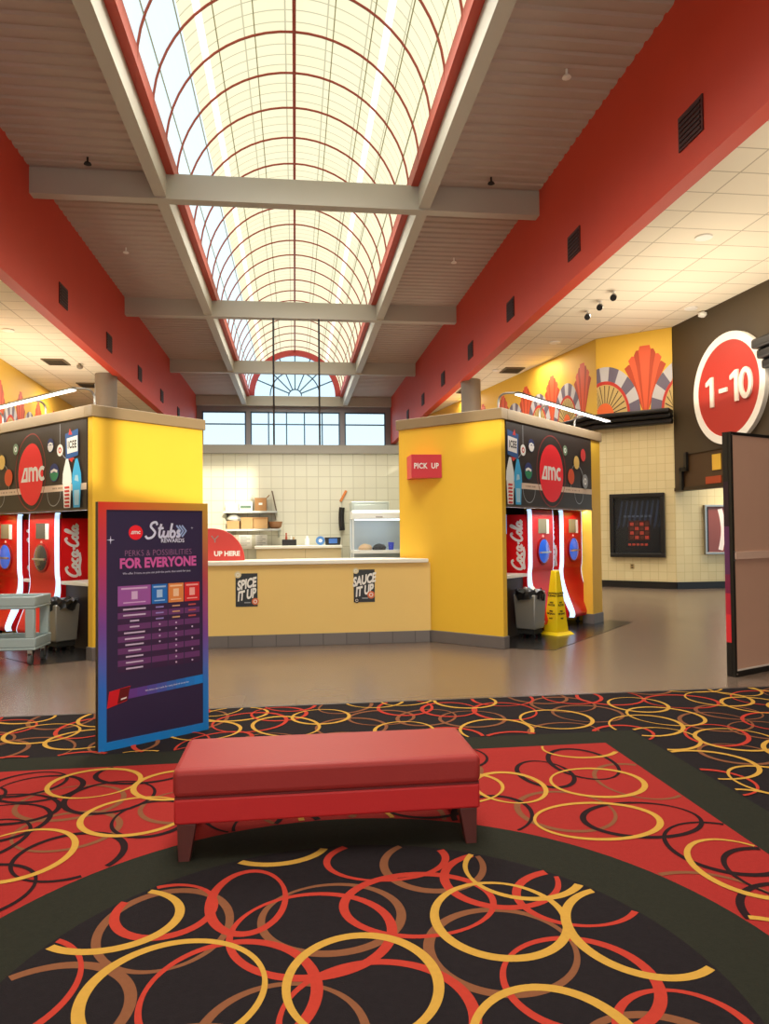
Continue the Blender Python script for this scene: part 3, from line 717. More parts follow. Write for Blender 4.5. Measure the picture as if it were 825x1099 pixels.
# soda machines
CR = mat('machine red', '#E0141A', .38, coat=.08, spec=.35); CRD = mat('machine deep red', '#E0141A', .45, spec=.3)
STRIP = mat('machine light strip', '#D8ECFF', .4, em=.95, emh='#C4DEFF')
LENS = mat('nozzle blue lens', '#2B57B8', .15, em=.55, emh='#2F66D8', coat=.6); LENSD = mat('nozzle dark lens', '#3B3E40', .15, coat=.6)
SCRN = mat('screen grey gold', '#8E8462', .25, em=.2); SCRN2 = mat('screen card white', '#E8E4D6', .4, em=.2)
PROF = [(.02, 1.76), (.0, 1.70), (.0, 1.02), (.015, .86), (.0, .70), (-.06, .50), (-.13, .32), (-.17, .20), (-.15, .14)]   # side view: depth, height
def machine(label, loc, rz, dark=False):
    t = thing('soda_machine', label, 'soda machine', loc, rz, 'red touch screen soda machines')
    W = .35
    pr = catmull([(a, b, 0) for a, b in PROF], 4)
    # cabinet between the two side panels
    m = MB(); pts = [(-W+.0, p[0]+.05, p[1]) for p in pr]
    pts = [(-W, .10, 1.70), (-W, .06, 1.02), (-W, .075, .86), (-W, .05, .6), (-W, -.06, .30), (-W, -.06, .14), (-W, .80, .14), (-W, .80, 1.66), (-W, .7, 1.70)]
    m.prism(pts, (2*W, 0, 0)); cb = m.build('cabinet', CRD, t)
    m = MB(); n = len(pr)
    f = [(p[0], p[1]) for p in pr]; bk_ = [(max(p[0]+.06, -.05) if p[1] > .5 else p[0]+.08, p[1]) for p in pr]
    xw = W-.004
    for i in range(n-1):
        for y0_, y1_ in ((f[i], f[i+1]),): m.poly([(-xw, y0_[0], y0_[1]), (xw, y0_[0], y0_[1]), (xw, y1_[0], y1_[1]), (-xw, y1_[0], y1_[1])])
        for sx in (-1, 1): m.poly([(sx*xw, f[i][0], f[i][1]), (sx*xw, bk_[i][0], bk_[i][1]), (sx*xw, bk_[i+1][0], bk_[i+1][1]), (sx*xw, f[i+1][0], f[i+1][1])])
    m.poly([(-xw, f[0][0], f[0][1]), (xw, f[0][0], f[0][1]), (xw, .12, 1.76), (-xw, .12, 1.76)])
    m.poly([(-xw, f[-1][0], f[-1][1]), (xw, f[-1][0], f[-1][1]), (xw, bk_[-1][0], bk_[-1][1]), (-xw, bk_[-1][0], bk_[-1][1])])
    fp = m.build('front_panel', CR, t, smooth=True)
    for sx in (-1, 1):
        m = MB()
        for i in range(n-1):
            wa = lambda z: .06+.05*max(0, 1-abs(z-.42)/.4)
            a0, a1 = f[i], f[i+1]
            q = [(a0[0]-.004, a0[1]), (a0[0]+wa(a0[1]), a0[1]), (a1[0]+wa(a1[1]), a1[1]), (a1[0]-.004, a1[1])]
            for x in (sx*(xw+.002), sx*(W+.004)): m.poly([(x, u, z) for u, z in q])
            m.poly([(sx*(xw+.002), q[0][0], q[0][1]), (sx*(W+.004), q[0][0], q[0][1]), (sx*(W+.004), q[3][0], q[3][1]), (sx*(xw+.002), q[3][0], q[3][1])])
        m.build('light_strip', STRIP, t)
        m = MB(); fn = (lambda a, b: (-W-.006, .235+b, 1.26+a)) if sx < 0 else (lambda a, b: (W+.006, .235-b, 1.26+a))
        strokes(m, COLA, -.36, -.08, .155, .036, fn); m.build('brand_script', WHT_D, cb, fix=False)
    m = MB(); m.box(-.15, .15, -.008, .03, 1.43, 1.64); m.build('touch_screen', SCRN if not dark else mat('screen grey', '#5E5A52', .25), fp)
    MB().box(.11, .19, -.010, .03, 1.42, 1.63).build('price_card', SCRN2, fp)
    m = MB(); m.lathe([(.20, .02), (.20, -.012), (.175, -.02)], 32, (0, 0, 1.17), axis='y'); m.build('nozzle_ring', mat('nozzle ring red', '#A31018', .3), fp, smooth=True)
    m = MB(); m.lathe([(.172, .0), (.172, -.022), (.12, -.045), (.02, -.055)], 32, (0, 0, 1.17), axis='y'); m.box(-.16, .16, -.056, -.03, 1.14, 1.165, 1)
    m.build('dispensing_lens', [LENSD if dark else LENS, mat('lens bar', '#C9CDD2', .3, 1)], fp, smooth=True)
    m = MB(); m.lathe([(.02, 0), (.02, -.012)], 14, (0, 0, 1.38), axis='y'); m.build('push_button', mat('button pale', '#F2C8B8', .4), fp)
    for sx in (-1, 1):
        for yy in (.06, .72): MB().lathe([(.035, 0), (.035, .02), (.018, .02), (.018, .16)], 12, (sx*.29, yy, 0)).build('leg', SOFTBLK, t, smooth=True)
    return t
def kw(A, rz, x, y, z=0):
    c, s = math.cos(rz), math.sin(rz); return (A[0]+c*x-s*y, A[1]+s*x+c*y, z)
machine('red soda machine nearer the corner of the right kiosk, behind the yellow cone', kw(AR, PI/4, 1.70, .27), PI/4)
m0 = [o for o in COL.objects if o.name == 'soda_machine'][0]
dup(m0, kw(AR, PI/4, 2.76, .27), PI/4, 'red soda machine with blue lens farther back in the right kiosk beside its end post')
machine('red soda machine with dark lens nearest the corner of the left kiosk', kw(AL, -PI/4, -1.74, .27), -PI/4, True)
dup(m0, kw(AL, -PI/4, -2.78, .27), -PI/4, 'red soda machine with blue lens at the left edge behind the grey cart')

# counters inside the bays
for side, A, rz, s in (('right', AR, PI/4, 1), ('left', AL, -PI/4, -1)):
    t = thing('drink_counter', 'white topped drink counter with dark cabinet around the soda machines of the %s kiosk' % side, 'counter', (A[0], A[1], 0), rz, 'drink counters')
    for x0, x1 in ((.105, 1.31 if s > 0 else 1.35), (2.09 if s > 0 else 2.13, 2.37 if s > 0 else 2.39)):
        a, b = sorted((s*x0, s*x1))
        MB().box(a, b, .33, 1.29, .82, .865).build('counter_top', CREAM, t, bevel=.006)
        MB().box(a, b, .40, 1.29, .0, .819).build('cabinet', DARKBAY, t)
# bay cup dispenser with a blue glow on the right counter
t = thing('cup_dispenser', 'narrow dispenser with a blue-lit front beside the first soda machine of the right kiosk', 'dispenser', kw(AR, PI/4, 1.15, .70, .866), PI/4)
MB().box(-.06, .06, -.1, .1, 0, .88).build('housing', mat('dispenser red', '#C4161A', .4), t, bevel=.01)
MB().box(-.052, .052, -.112, -.101, .56, .84).build('lit_panel', mat('dispenser blue', '#4AA6E8', .3, em=.6), t)

# bins
def bin_(label, loc, rz):
    t = thing('trash_bin', label, 'bin', loc, rz, 'bins beside the soda machines')
    m = MB(); m.frustum(0, 0, .13, .60, .15, .14, .175, .165); m.build('body', mat('bin steel', '#A3A29D', .38, .6), t, bevel=.015)
    MB().box(-.172, .172, -.005, .0, .131, .132).build('seam', BLACK, t)
    rnd = random.Random(3); m = MB(); N = 28
    rings = []
    for r, z in ((.186, .53), (.195, .60), (.20, .635), (.16, .66), (.10, .60)):
        rings.append([m.add(((r+rnd.uniform(-.012, .014))*math.cos(2*PI*k/N)*(1.12 if abs(math.cos(2*PI*k/N)) > .6 else 1.0), (r+rnd.uniform(-.012, .014))*math.sin(2*PI*k/N)*1.02, z+rnd.uniform(-.02, .03))) for k in range(N)])
    for P, Q in zip(rings, rings[1:]):
        for k in range(N): m.f.append([P[k], P[(k+1) % N], Q[(k+1) % N], Q[k]]); m.m.append(0)
    m.f.append(rings[-1]); m.m.append(0)
    m.build('bin_liner', mat('bin liner', '#17181A', .3), t)
    m = MB(); m.box(-.13, .13, -.12, .12, .065, .129); m.build('dolly', SOFTBLK, t)
    for a in (-1, 1):
        for b in (-1, 1): MB().lathe([(.03, -.012), (.03, .012)], 14, (a*.10, b*.09, .031), axis='x').build('caster', BLACK, t, smooth=True)
    return t
b0 = bin_('steel bin with black liner under the counter of the right kiosk', kw(AR, PI/4, 1.06, .17), PI/4)
dup(b0, kw(AL, -PI/4, -1.05, .17), -PI/4, 'steel bin with black liner under the counter of the left kiosk, behind the poster stand')
# paper napkin on the right bin
m = MB(); rnd = random.Random(5); g = [[m.add((-.07+.035*i+rnd.uniform(-.01, .01), -.05+.03*j, .02*math.sin(i*1.3+j)+rnd.uniform(0, .02))) for j in range(4)] for i in range(5)]
for i in range(4):
    for j in range(3): m.f.append([g[i][j], g[i+1][j], g[i+1][j+1], g[i][j+1]]); m.m.append(0)
p = kw(AR, PI/4, 1.06, .17, .665)
tag(m.build('paper_napkin', WHITE, fix=False, loc=p), 'crumpled white paper on top of the right kiosk bin', 'paper')

# wet floor cone
t = thing('wet_floor_cone', 'tall yellow caution cone with black print in front of the right soda machines', 'cone', (3.66, 9.93, 0), math.radians(30))
YC = mat('cone yellow', '#F5D410', .45)
m = MB(); m.frustum(0, 0, .045, .90, .125, .125, .045, .045); m.build('cone_body', YC, t, bevel=.012)
m = MB(); m.frustum(0, 0, 0, .045, .185, .185, .14, .14); m.build('base', YC, t, bevel=.006)
for rot in range(4):
    m = MB(); cr, sr = math.cos(rot*PI/2), math.sin(rot*PI/2)
    def fnc(a, b, cr=cr, sr=sr):
        yy = -(.125-.08*((b-.045)/.855))-.002; return (cr*a-sr*yy, sr*a+cr*yy, b)
    for z, sz in ((.58, .034), (.545, .03), (.45, .03), (.415, .036), (.33, .03), (.295, .034), (.23, .028)):
        m.text({.58: 'CAUTION', .545: 'CUIDADO', .45: 'WET', .415: 'FLOOR', .33: 'PISO', .295: 'MOJADO', .23: 'WET'}[z], sz, lambda a, b, z=z: fnc(a, z+b), offset=.002)
    m.build('caution_print', BLACK, t, fix=False)

# LED bars above the headers
LED = mat('led white', '#FFFDF4', .4, em=4)
for side, A, rz, s in (('right', AR, PI/4, 1), ('left', AL, -PI/4, -1)):
    t = thing('light_bar', 'slim lit linear light bar on curved arms above the %s menu header' % side, 'light', (A[0], A[1], 0), rz, 'light bars above the menu headers')
    MB().box(min(s*.1, s*3.2), max(s*.1, s*3.2), -.20, -.15, 3.19, 3.215).build('housing', SILVER, t)
    MB().box(min(s*.12, s*3.18), max(s*.12, s*3.18), -.21, -.14, 3.178, 3.19).build('led_strip', LED, t)
    for x in (.12, 1.3, 2.5):
        m = MB(); m.tube(catmull([(s*x, .10, 3.02), (s*x, .09, 3.15), (s*x, .02, 3.215), (s*x, -.15, 3.205)], 5), .014, 8); m.build('arm', SILVER, t, smooth=True)

# ------------------------------------------------------------------ serving counter and kitchen
t = thing('service_counter', 'long yellow serving counter with white top between the two yellow kiosks', 'counter', (.05, 9.56, 0))
fl, fr_, bl, br = -1.72, 1.74, -1.16, 1.15    # front and back half widths relative to x=.05
m = MB(); m.prism([(fl, 0, .155), (fr_, 0, .155), (br, .55, .155), (bl, .55, .155)], (0, 0, .905)); m.build('body', YEL2, t)
m = MB(); m.prism([(fl+.02, -.018, 0), (fr_-.02, -.018, 0), (br, .56, 0), (bl, .56, 0)], (0, 0, .155)); m.build('tile_base', brickmat('grey base tile', '#77706E', '#6F6866', '#55504E', .305, .5, .006, rough=.35, rot=(PI/2, 0, 0)), t)
m = MB(); m.prism([(fl+.05, -.05, 1.06), (fr_-.03, -.05, 1.06), (br-.0, .57, 1.06), (bl+.0, .57, 1.06)], (0, 0, .055)); m.build('counter_top', CREAM, t, bevel=.008)
# stickers
def sticker(label, x, z, words, badges):
    t = thing('counter_sticker', label, 'sticker', (x, 9.558, z), 0, 'dark stickers on the serving counter')
    MB().box(-.14, .14, -.004, 0, -.215, .215).build('backing', mat('sticker charcoal', '#2E3338', .5), t, bevel=.002)
    m = MB()
    for w, dz in zip(words, (.075, -.065)):
        m.text(w, .165, lambda a, b, dz=dz: (a*.60, -.006, dz+b+a*.13), offset=.008, shear=.12)
    m.build('lettering', WHT_D, t, fix=False)
    for bx, bz, r, c in badges:
        m = MB(); m.disc(bx, bz, r, front(-.007), 20, 0); m.ring(bx, bz, r*.35, r*.55, front(-.0075), 16, 1); m.build('round_badge', [c, WHT_D], t, fix=False)
    m = MB(); m.poly([(-.03, -.006, -.17), (.05, -.006, -.17), (.05, -.006, -.155), (-.03, -.006, -.155)]); m.build('fine_print', HP['sil'], t, fix=False)
OB = mat('badge orange', '#E2774A', .5); CB = mat('badge cream', '#E6D5A8', .5)
sticker('dark sticker reading SPICE IT UP on the left of the serving counter', -.63, .74, ('SPICE', 'IT UP'), ((-.11, .2, .045, CB), (.11, -.15, .045, OB)))
sticker('dark sticker reading SAUCE IT UP on the right of the serving counter', .90, .765, ('SAUCE', 'IT UP'), ((-.11, .2, .04, CB), (.09, -.12, .05, OB), (-.10, -.19, .035, SOFTBLK)))
# pick-up sign: a wedge box on the angled wall
t = thing('pickup_sign', 'red box sign reading PICK UP on the right yellow angled wall', 'sign', (1.53, 9.43, 2.34), 0)
PR = mat('pickup red', '#D9303C', .45)
MB().prism([(0, 0, -.155), (.405, 0, -.155), (.02, .395, -.155), (0, .395, -.155)], (0, 0, .31)).build('sign_box', PR, t)
m = MB(); m.text('PICK  UP', .10, lambda a, b: (.198+a, -.004, b), offset=.003, sx=.80, space=1.08); m.build('lettering', WHT_D, t, fix=False)
# dome sign on the counter
t = thing('dome_sign', 'red half-round sign reading UP HERE on the left end of the serving counter', 'sign', (-1.10, 9.80, 1.116), 0)
m = MB(); m.prism([(.43*math.cos(PI*k/32), 0, .43*math.sin(PI*k/32)) for k in range(33)], (0, .05, 0)); m.build('disc', mat('dome red', '#D8433C', .4), t, bevel=.006)
m = MB(); m.text('UP HERE', .088, lambda a, b: (.20+a, -.004, .09+b), offset=.004); m.build('lettering', WHT_D, t, fix=False)
m = MB(); m.ribbon([(.0, .33), (.04, .28), (.09, .33)], .016, front(-.003)); m.ribbon([(.045, .28), (.045, .24)], .016, front(-.003)); m.build('emblem', mat('emblem grey', '#9C8E8A', .5), t, fix=False)

# kitchen walls
struct(MB().box(-2.2, 2.3, 12.66, 12.80, 0, 2.84).build('wall_kitchen_back', TILE2))
struct(MB().box(-2.25, 2.35, 12.60, 12.86, 2.84, 2.99).build('trim_3', mat('ledge grey', '#8F8A80', .5)))
def plainwall(name, P, Q, z1, m): return wall(name, P, Q, 0, z1, m, .06, -1)
plainwall('wall_kitchen_right', (1.80, 10.05), (2.22, 12.6), 2.84, TILE2)
plainwall('wall_kitchen_left', (-2.1, 12.6), (-1.62, 10.12), 2.84, TILE2)
# small louvres high on the wall
for k, (x, w) in enumerate(((-1.79, 'left'), (-1.63, 'right'))):
    t = thing('wall_louvre', 'small brown louvred vent high on the kitchen wall, %s one of two' % w, 'vent', (x, 12.66, 2.73), 0, 'small kitchen wall vents')
    MB().box(-.065, .065, -.02, -.001, -.05, .05).build('frame', mat('louvre brown', '#8A7556', .5), t)
    m = MB()
    for q in range(3): m.box(-.05, .05, -.026, -.021, -.035+.028*q, -.02+.028*q)
    m.build('slat', mat('louvre slat', '#5F4E36', .5), t)
# back counter
t = thing('back_counter', 'low cream back counter with white ledge in the kitchen', 'counter', (.06, 12.0, 0))
MB().box(-.69, .69, 0, .6, 0, 1.21).build('body', mat('cream counter', '#E3CFA0', .5), t)
MB().box(-.72, .71, -.03, .62, 1.21, 1.255).build('ledge', CREAM, t, bevel=.005)
MB().box(.10, .106, -.004, 0, .0, 1.2).build('seam', mat('seam tan', '#B59F74', .5), t)
# wall shelves and cartons
SH = mat('wire shelf steel', '#B4B8B2', .35, .7)
def shelf(z, x0, x1, label):
    t = thing('wall_shelf', label, 'shelf', ((x0+x1)/2, 12.66, z), 0, 'kitchen wall shelves'); w = (x1-x0)/2
    m = MB()
    m.box(-w, w, -.36, -.345, -.03, 0); m.box(-w, w, -.02, -.005, -.03, 0)
    for k in range(18): m.tube([(-w+2*w*k/17, -.35, -.006), (-w+2*w*k/17, -.01, -.006)], .004, 5)
    for k in range(5): m.tube([(-w, -.33+.075*k, -.012), (w, -.33+.075*k, -.012)], .004, 5)
    m.box(-w, w, -.345, -.02, -.026, -.02)
    m.build('wire_deck', SH, t)
    for sx in (-1, 1):
        m = MB(); m.prism([(sx*w*.93-.008, -.33, -.03), (sx*w*.93-.008, -.004, -.03), (sx*w*.93-.008, -.004, -.15)], (.016, 0, 0)); m.build('bracket', SH, t)
    return t
shelf(1.84, -1.19, -.30, 'upper steel kitchen wall shelf loaded with cartons'); shelf(1.54, -1.15, -.25, 'lower steel kitchen wall shelf loaded with brown cartons')
KR = mat('carton brown', '#A87B4C', .7, noise=.06); KR2 = mat('carton tan', '#C19A68', .7, noise=.06); KW = mat('carton white', '#E9ECE6', .6); KG = mat('carton print green', '#5F7F6A', .6)
def carton(label, x, z, w, d, h, m_, flaps=False, band=None, lid=None, y=12.46):
    t = thing('carton', label, 'box', (x, y, z+.002), 0, 'cartons on the kitchen shelves')
    m = MB()
    if flaps:
        th = .006
        m.box(-w/2, w/2, -d/2, d/2, 0, th); m.box(-w/2, w/2, -d/2, -d/2+th, th, h); m.box(-w/2, w/2, d/2-th, d/2, th, h); m.box(-w/2, -w/2+th, -d/2+th, d/2-th, th, h); m.box(w/2-th, w/2, -d/2+th, d/2-th, th, h)
        bb = m.build('box_body', m_, t)
        for sx in (-1, 1):
            q = MB(); q.prism([(sx*w/2, -d/2, h), (sx*w/2, d/2, h), (sx*(w/2+.05), d/2, h+.05), (sx*(w/2+.05), -d/2, h+.05)], (0, 0, .005)); q.build('flap', KR2, bb)
        q = MB(); q.poly([(-.03, -d/2-.002, h*.45), (.03, -d/2-.002, h*.45), (.03, -d/2-.002, h*.62), (-.03, -d/2-.002, h*.62)]); q.build('print', KW, bb, fix=False)
    else:
        m.box(-w/2, w/2, -d/2, d/2, 0, h); m.build('box_body', m_, t, bevel=.003)
        q = MB(); q.box(-w/2-.003, w/2+.003, -d/2-.003, d/2+.003, h-.03, h+.003); q.build('lid', lid or m_, t)
        if band: q = MB(); q.poly([(-w*.4, -d/2-.004, h*.3), (w*.4, -d/2-.004, h*.3), (w*.4, -d/2-.004, h*.6), (-w*.4, -d/2-.004, h*.6)]); q.build('print', band, t, fix=False)
carton('white carton at the left end of the upper kitchen shelf', -1.05, 1.84, .21, .26, .13, KW)
carton('white carton with green print in the middle of the upper kitchen shelf', -.82, 1.84, .22, .26, .15, KW, band=KG)
carton('open brown carton with flaps on the upper kitchen shelf', -.575, 1.84, .19, .26, .22, KR, True)
carton('tan carton at the left end of the lower kitchen shelf under a white bag', -1.03, 1.54, .2, .26, .13, KR2)
carton('brown carton second from left on the lower kitchen shelf', -.80, 1.54, .20, .26, .19, KR2)
carton('brown carton with dark lid in the middle of the lower kitchen shelf', -.575, 1.54, .23, .26, .19, KR2, lid=KR)
m = MB(); m.prism([(0, 0, 0), (.02, 0, 0), (-.05, 0, .34), (-.07, 0, .34)], (0, .22, 0))
o = m.build('cardboard_sheet', mat('cardboard dark', '#5E4A36', .7), loc=(-.325, 12.36, 1.842)); tag(o, 'dark cardboard sheet leaning at the right end of the upper kitchen shelf', 'cardboard')
rnd = random.Random(9); m = MB(); N = 14; rings = []
for r, z in ((.075, 0), (.10, .03), (.095, .07), (.05, .10), (.01, .11)):
    rings.append([m.add((r*1.05*math.cos(2*PI*k/N)*(1+rnd.uniform(-.08, .08)), r*math.sin(2*PI*k/N)*(1+rnd.uniform(-.08, .08)), z+rnd.uniform(-.006, .006)*(z > 0))) for k in range(N)])
for P, Q in zip(rings, rings[1:]):
    for k in range(N): m.f.append([P[k], P[(k+1) % N], Q[(k+1) % N], Q[k]]); m.m.append(0)
m.f.append(rings[0][::-1]); m.m.append(0); m.f.append(rings[-1]); m.m.append(0)
tag(m.build('paper_bag', KW, smooth=True, loc=(-1.03, 12.46, 1.677)), 'white crumpled bag on the tan carton of the lower kitchen shelf', 'bag')
o = MB().lathe([(.06, 0), (.10, .03), (.115, .10), (.12, .12), (.108, .115), (.09, .04), (.05, .02)], 24).build('basket', mat('basket wicker', '#9C6F4A', .7, noise=.15, nscale=40), smooth=True, loc=(-.333, 12.46, 1.542))
tag(o, 'round brown basket at the right end of the lower kitchen shelf', 'basket')
for k, (x, w, lb) in enumerate(((-.85, .22, 'left'), (-.58, .20, 'right'))):
    t = thing('hanging_notice', 'white paper notice taped under the kitchen shelves, %s of two' % lb, 'notice', (x, 12.655, 1.33), 0, 'paper notices in the kitchen')
    MB().box(-w/2, w/2, -.004, 0, -.13, .11).build('sheet', WHITE, t)
    m = MB()
    for q in range(5): m.poly([(-w*.38, -.005, .07-.035*q), (w*(.1+.25*((q*3) % 2)), -.005, .07-.035*q), (w*(.1+.25*((q*3) % 2)), -.005, .078-.035*q), (-w*.38, -.005, .078-.035*q)])
    m.build('print', mat('print grey', '#8C9296', .6), t, fix=False)
# things on the back counter
t = thing('utensil_caddy', 'black caddy holding pale tools on the left of the kitchen back counter', 'caddy', (-.10, 12.30, 1.256), 0)
m = MB(); m.box(-.12, .12, -.08, .08, 0, .01); m.box(-.12, .12, -.08, -.07, .01, .10); m.box(-.12, .12, .07, .08, .01, .10); m.box(-.12, -.11, -.07, .07, .01, .10); m.box(.11, .12, -.07, .07, .01, .10); m.build('tray', BLACK, t)
for x, h, c, lb in ((-.05, .2, mat('handle red', '#B8502F', .5), 'orange handled'), (.03, .15, WHITE, 'white capped'), (.075, .13, KR2, 'tan')):
    o = MB().lathe([(.02, 0), (.02, h*.6), (.012, h*.75), (.012, h)], 12).build('squeeze_bottle', c, smooth=True, loc=(-.10+x, 12.30, 1.268)); tag(o, 'small %s bottle standing in the black caddy' % lb, 'bottle', 'bottles in the caddy')
o = MB().lathe([(.04, 0), (.04, .10), (.02, .13), (.018, .16)], 16).build('squeeze_bottle', WHITE, smooth=True, loc=(.20, 12.30, 1.256)); tag(o, 'white squeeze bottle alone in the middle of the back counter', 'bottle')
t = thing('wrap_roll', 'blue round roll standing on end on the back counter', 'roll', (.42, 12.30, 1.256), 0)
MB().lathe([(.075, -.06), (.075, .06)], 24, (0, 0, .076), axis='y').build('roll', mat('roll blue', '#4E86C8', .4), t, smooth=True); MB().lathe([(.03, -.064), (.03, -.061)], 16, (0, 0, .076), axis='y').build('core', WHITE, t)
t = thing('storage_tray', 'black tray with a blue lid at the right of the back counter', 'tray', (.63, 12.30, 1.256), 0)
MB().frustum(0, 0, 0, .13, .12, .1, .135, .11).build('tub', BLACK, t, bevel=.008); MB().box(-.07, .07, -.118, -.105, .03, .11).build('blue_panel', mat('tray blue', '#3D6FC0', .4), t)
# steel unit and food warmer
ST = mat('pale steel', '#B9C2BC', .4, .5)
t = thing('steel_cabinet', 'tall pale steel cabinet behind the glass food warmer', 'cabinet', (1.18, 11.35, 0), 0)
MB().box(-.30, .30, 0, .5, .0, 1.95).build('body', ST, t, bevel=.012); dr = MB().box(-.26, .26, -.012, 0, 1.0, 1.9).build('door', mat('steel door', '#C9D2CC', .4, .4), t, bevel=.004); MB().box(-.23, -.20, -.05, -.012, 1.3, 1.6).build('handle', SILVER, dr)
t = thing('work_table', 'steel work table under the glass food warmer', 'table', (1.20, 10.72, 0), 0)
MB().box(-.44, .44, -.28, .28, .90, .94).build('table_top', STEEL, t)
for a in (-1, 1):
    for b in (-1, 1): MB().lathe([(.02, 0), (.02, .9)], 12, (a*.40, b*.24, 0)).build('leg', STEEL, t)
t = thing('food_warmer', 'white framed glass food warmer cabinet at the right end of the kitchen', 'food warmer', (1.215, 10.72, .941), 0)
FW = mat('warmer white', '#E8EEF0', .35)
w, d = .39, .24
MB().box(-w, w, -d, d, 0, .05).build('base', FW, t, bevel=.006)
m = MB(); m.prism([(-w, -d, .72), (-w, d, .72), (-w, d, .84), (-w, -d+.06, .85), (-w, -d, .81)], (2*w, 0, 0)); m.build('hood', FW, t, bevel=.008)
for a in (-1, 1):
    for b in (-1, 1): MB().box(a*w-.018 if a > 0 else -w, w if a > 0 else -w+.018, d-.018 if b > 0 else -d, d if b > 0 else -d+.018, .05, .72).build('post', FW, t)
MB().box(-w+.018, w-.018, -d, d, .22, .265).build('shelf', FW, t)
MB().poly([(-w+.018, -d+.004, .27), (w-.018, -d+.004, .27), (w-.018, -d+.004, .72), (-w+.018, -d+.004, .72)]).build('glass_front', PANE, t, fix=False)
MB().box(-w+.018, w-.018, d-.012, d-.004, .05, .72).build('back_panel', mat('warmer back', '#B4C0C8', .4), t)
MB().box(-.05, .05, -d-.01, -d, .74, .76).build('handle', SILVER, t)
MB().box(-.33, .33, -.05, .05, .705, .718).build('heat_lamp', mat('warm lamp', '#EAF4FF', .4, em=3), t)
m = MB(); rnd = random.Random(4); N = 14; rings = []
for r, z in ((.08, 0), (.09, .03), (.06, .07), (.01, .085)): rings.append([m.add((1.2*r*math.cos(2*PI*k/N)*(1+rnd.uniform(-.1, .1)), .8*r*math.sin(2*PI*k/N), z+(rnd.uniform(0, .01) if z else 0))) for k in range(N)])
for P, Q in zip(rings, rings[1:]):
    for k in range(N): m.f.append([P[k], P[(k+1) % N], Q[(k+1) % N], Q[k]]); m.m.append(0)
m.f.append(rings[0][::-1]); m.m.append(0)
tag(m.build('bread_roll', mat('bread tan', '#E0B88C', .6), smooth=True, loc=(1.03, 10.68, 1.2075)), 'tan food item on the shelf of the glass warmer', 'food')
o = m.build('bread_roll', mat('dark cloth', '#26221F', .7), smooth=True, loc=(1.235, 10.66, 1.2075)); o.name = 'cloth'; tag(o, 'dark crumpled cloth beside the tan food in the warmer', 'cloth')
t = thing('blue_cup', 'small blue cup on the right of the warmer shelf', 'cup', (1.41, 10.66, 1.2075), 0)
MB().lathe([(.035, 0), (.045, .11), (.040, .11), (.032, .01)], 18).build('cup_body', mat('cup blue', '#2C48D8', .4), t, smooth=True)
# things hanging on the kitchen wall
o = MB().box(-.022, .022, -.02, 0, -.11, .11).build('hanging_tool', mat('orange handle', '#D07A3A', .5), bevel=.008, loc=(.84, 12.655, 2.10)); o.rotation_euler = (0, math.radians(28), 0)
tag(o, 'small tilted orange strip on the kitchen wall tiles above the steel cabinet', 'tool')
o = MB().tube(catmull([(.012, -.06, .2), (0, -.06, .08), (0, -.06, -.06), (.012, -.06, -.2)], 5), [.05]*16, 10).build('wall_handset', BLACK, smooth=True, loc=(.80, 12.66, 1.70))
tag(o, 'long black handset hanging on the kitchen wall left of the steel cabinet', 'handset')

# ------------------------------------------------------------------ poster stand
t = thing('poster_stand', 'tall freestanding poster of membership perks in a rainbow frame, left of the bench', 'poster stand', (-1.34, 5.17, 0), math.radians(35.4))
PW, PH = .83, 1.715
def framegrad():
    m = bpy.data.materials.new('rainbow frame print'); m.use_nodes = True; nt = m.node_tree; b = nt.nodes['Principled BSDF']; b.inputs['Roughness'].default_value = .45
    tc = nt.nodes.new('ShaderNodeTexCoord'); sp = nt.nodes.new('ShaderNodeSeparateXYZ'); nt.links.new(tc.outputs['Object'], sp.inputs[0])
    def ramp(stops):
        mr = nt.nodes.new('ShaderNodeMapRange'); mr.inputs['From Max'].default_value = PH; nt.links.new(sp.outputs['Z'], mr.inputs['Value'])
        r = nt.nodes.new('ShaderNodeValToRGB'); el = r.color_ramp.elements
        while len(el) < len(stops): el.new(.5)
        for e, (p, c) in zip(el, stops): e.position = p; e.color = rgb(c)
        nt.links.new(mr.outputs[0], r.inputs['Fac']); return r
    L = ramp([(0, '#1A86D8'), (.25, '#2E72D0'), (.5, '#7A4A9C'), (.75, '#C23A62'), (1, '#E0341E')])
    R = ramp([(0, '#1A86D8'), (.22, '#2C7CD2'), (.42, '#7C4E9E'), (.68, '#B84A50'), (1, '#C9A03C')])
    mx = nt.nodes.new('ShaderNodeMixRGB'); mr = nt.nodes.new('ShaderNodeMapRange'); mr.inputs['From Max'].default_value = PW
    nt.links.new(sp.outputs['X'], mr.inputs['Value']); nt.links.new(mr.outputs[0], mx.inputs['Fac'])
    nt.links.new(L.outputs['Color'], mx.inputs['Color1']); nt.links.new(R.outputs['Color'], mx.inputs['Color2']); nt.links.new(mx.outputs[0], b.inputs['Base Color'])
    return m
FG = framegrad(); PD = mat('poster midnight', '#33294A', .45)
MB().box(0, PW, .006, .05, .0, PH).build('backing_board', BLACK, t)
m = MB(); bw = .055
m.box(0, PW, -.004, .006, PH-bw, PH); m.box(0, PW, -.004, .006, 0, bw*1.1); m.box(0, bw, -.004, .006, bw*1.1, PH-bw); m.box(PW-bw*.8, PW, -.004, .006, bw*1.1, PH-bw); m.build('frame', FG, t)
pp = MB().box(bw, PW-bw*.8, .0, .006, bw*1.1, PH-bw).build('poster_print', PD, t)
E1 = lambda k: front(-.001-.0006*k)
LIL = mat('print lilac', '#A85FAE', .5); MAG = mat('print magenta', '#D45FA8', .5); DIM = mat('print dim violet', '#A8749E', .5); LAV = mat('print lavender white', '#D9DDF2', .5)
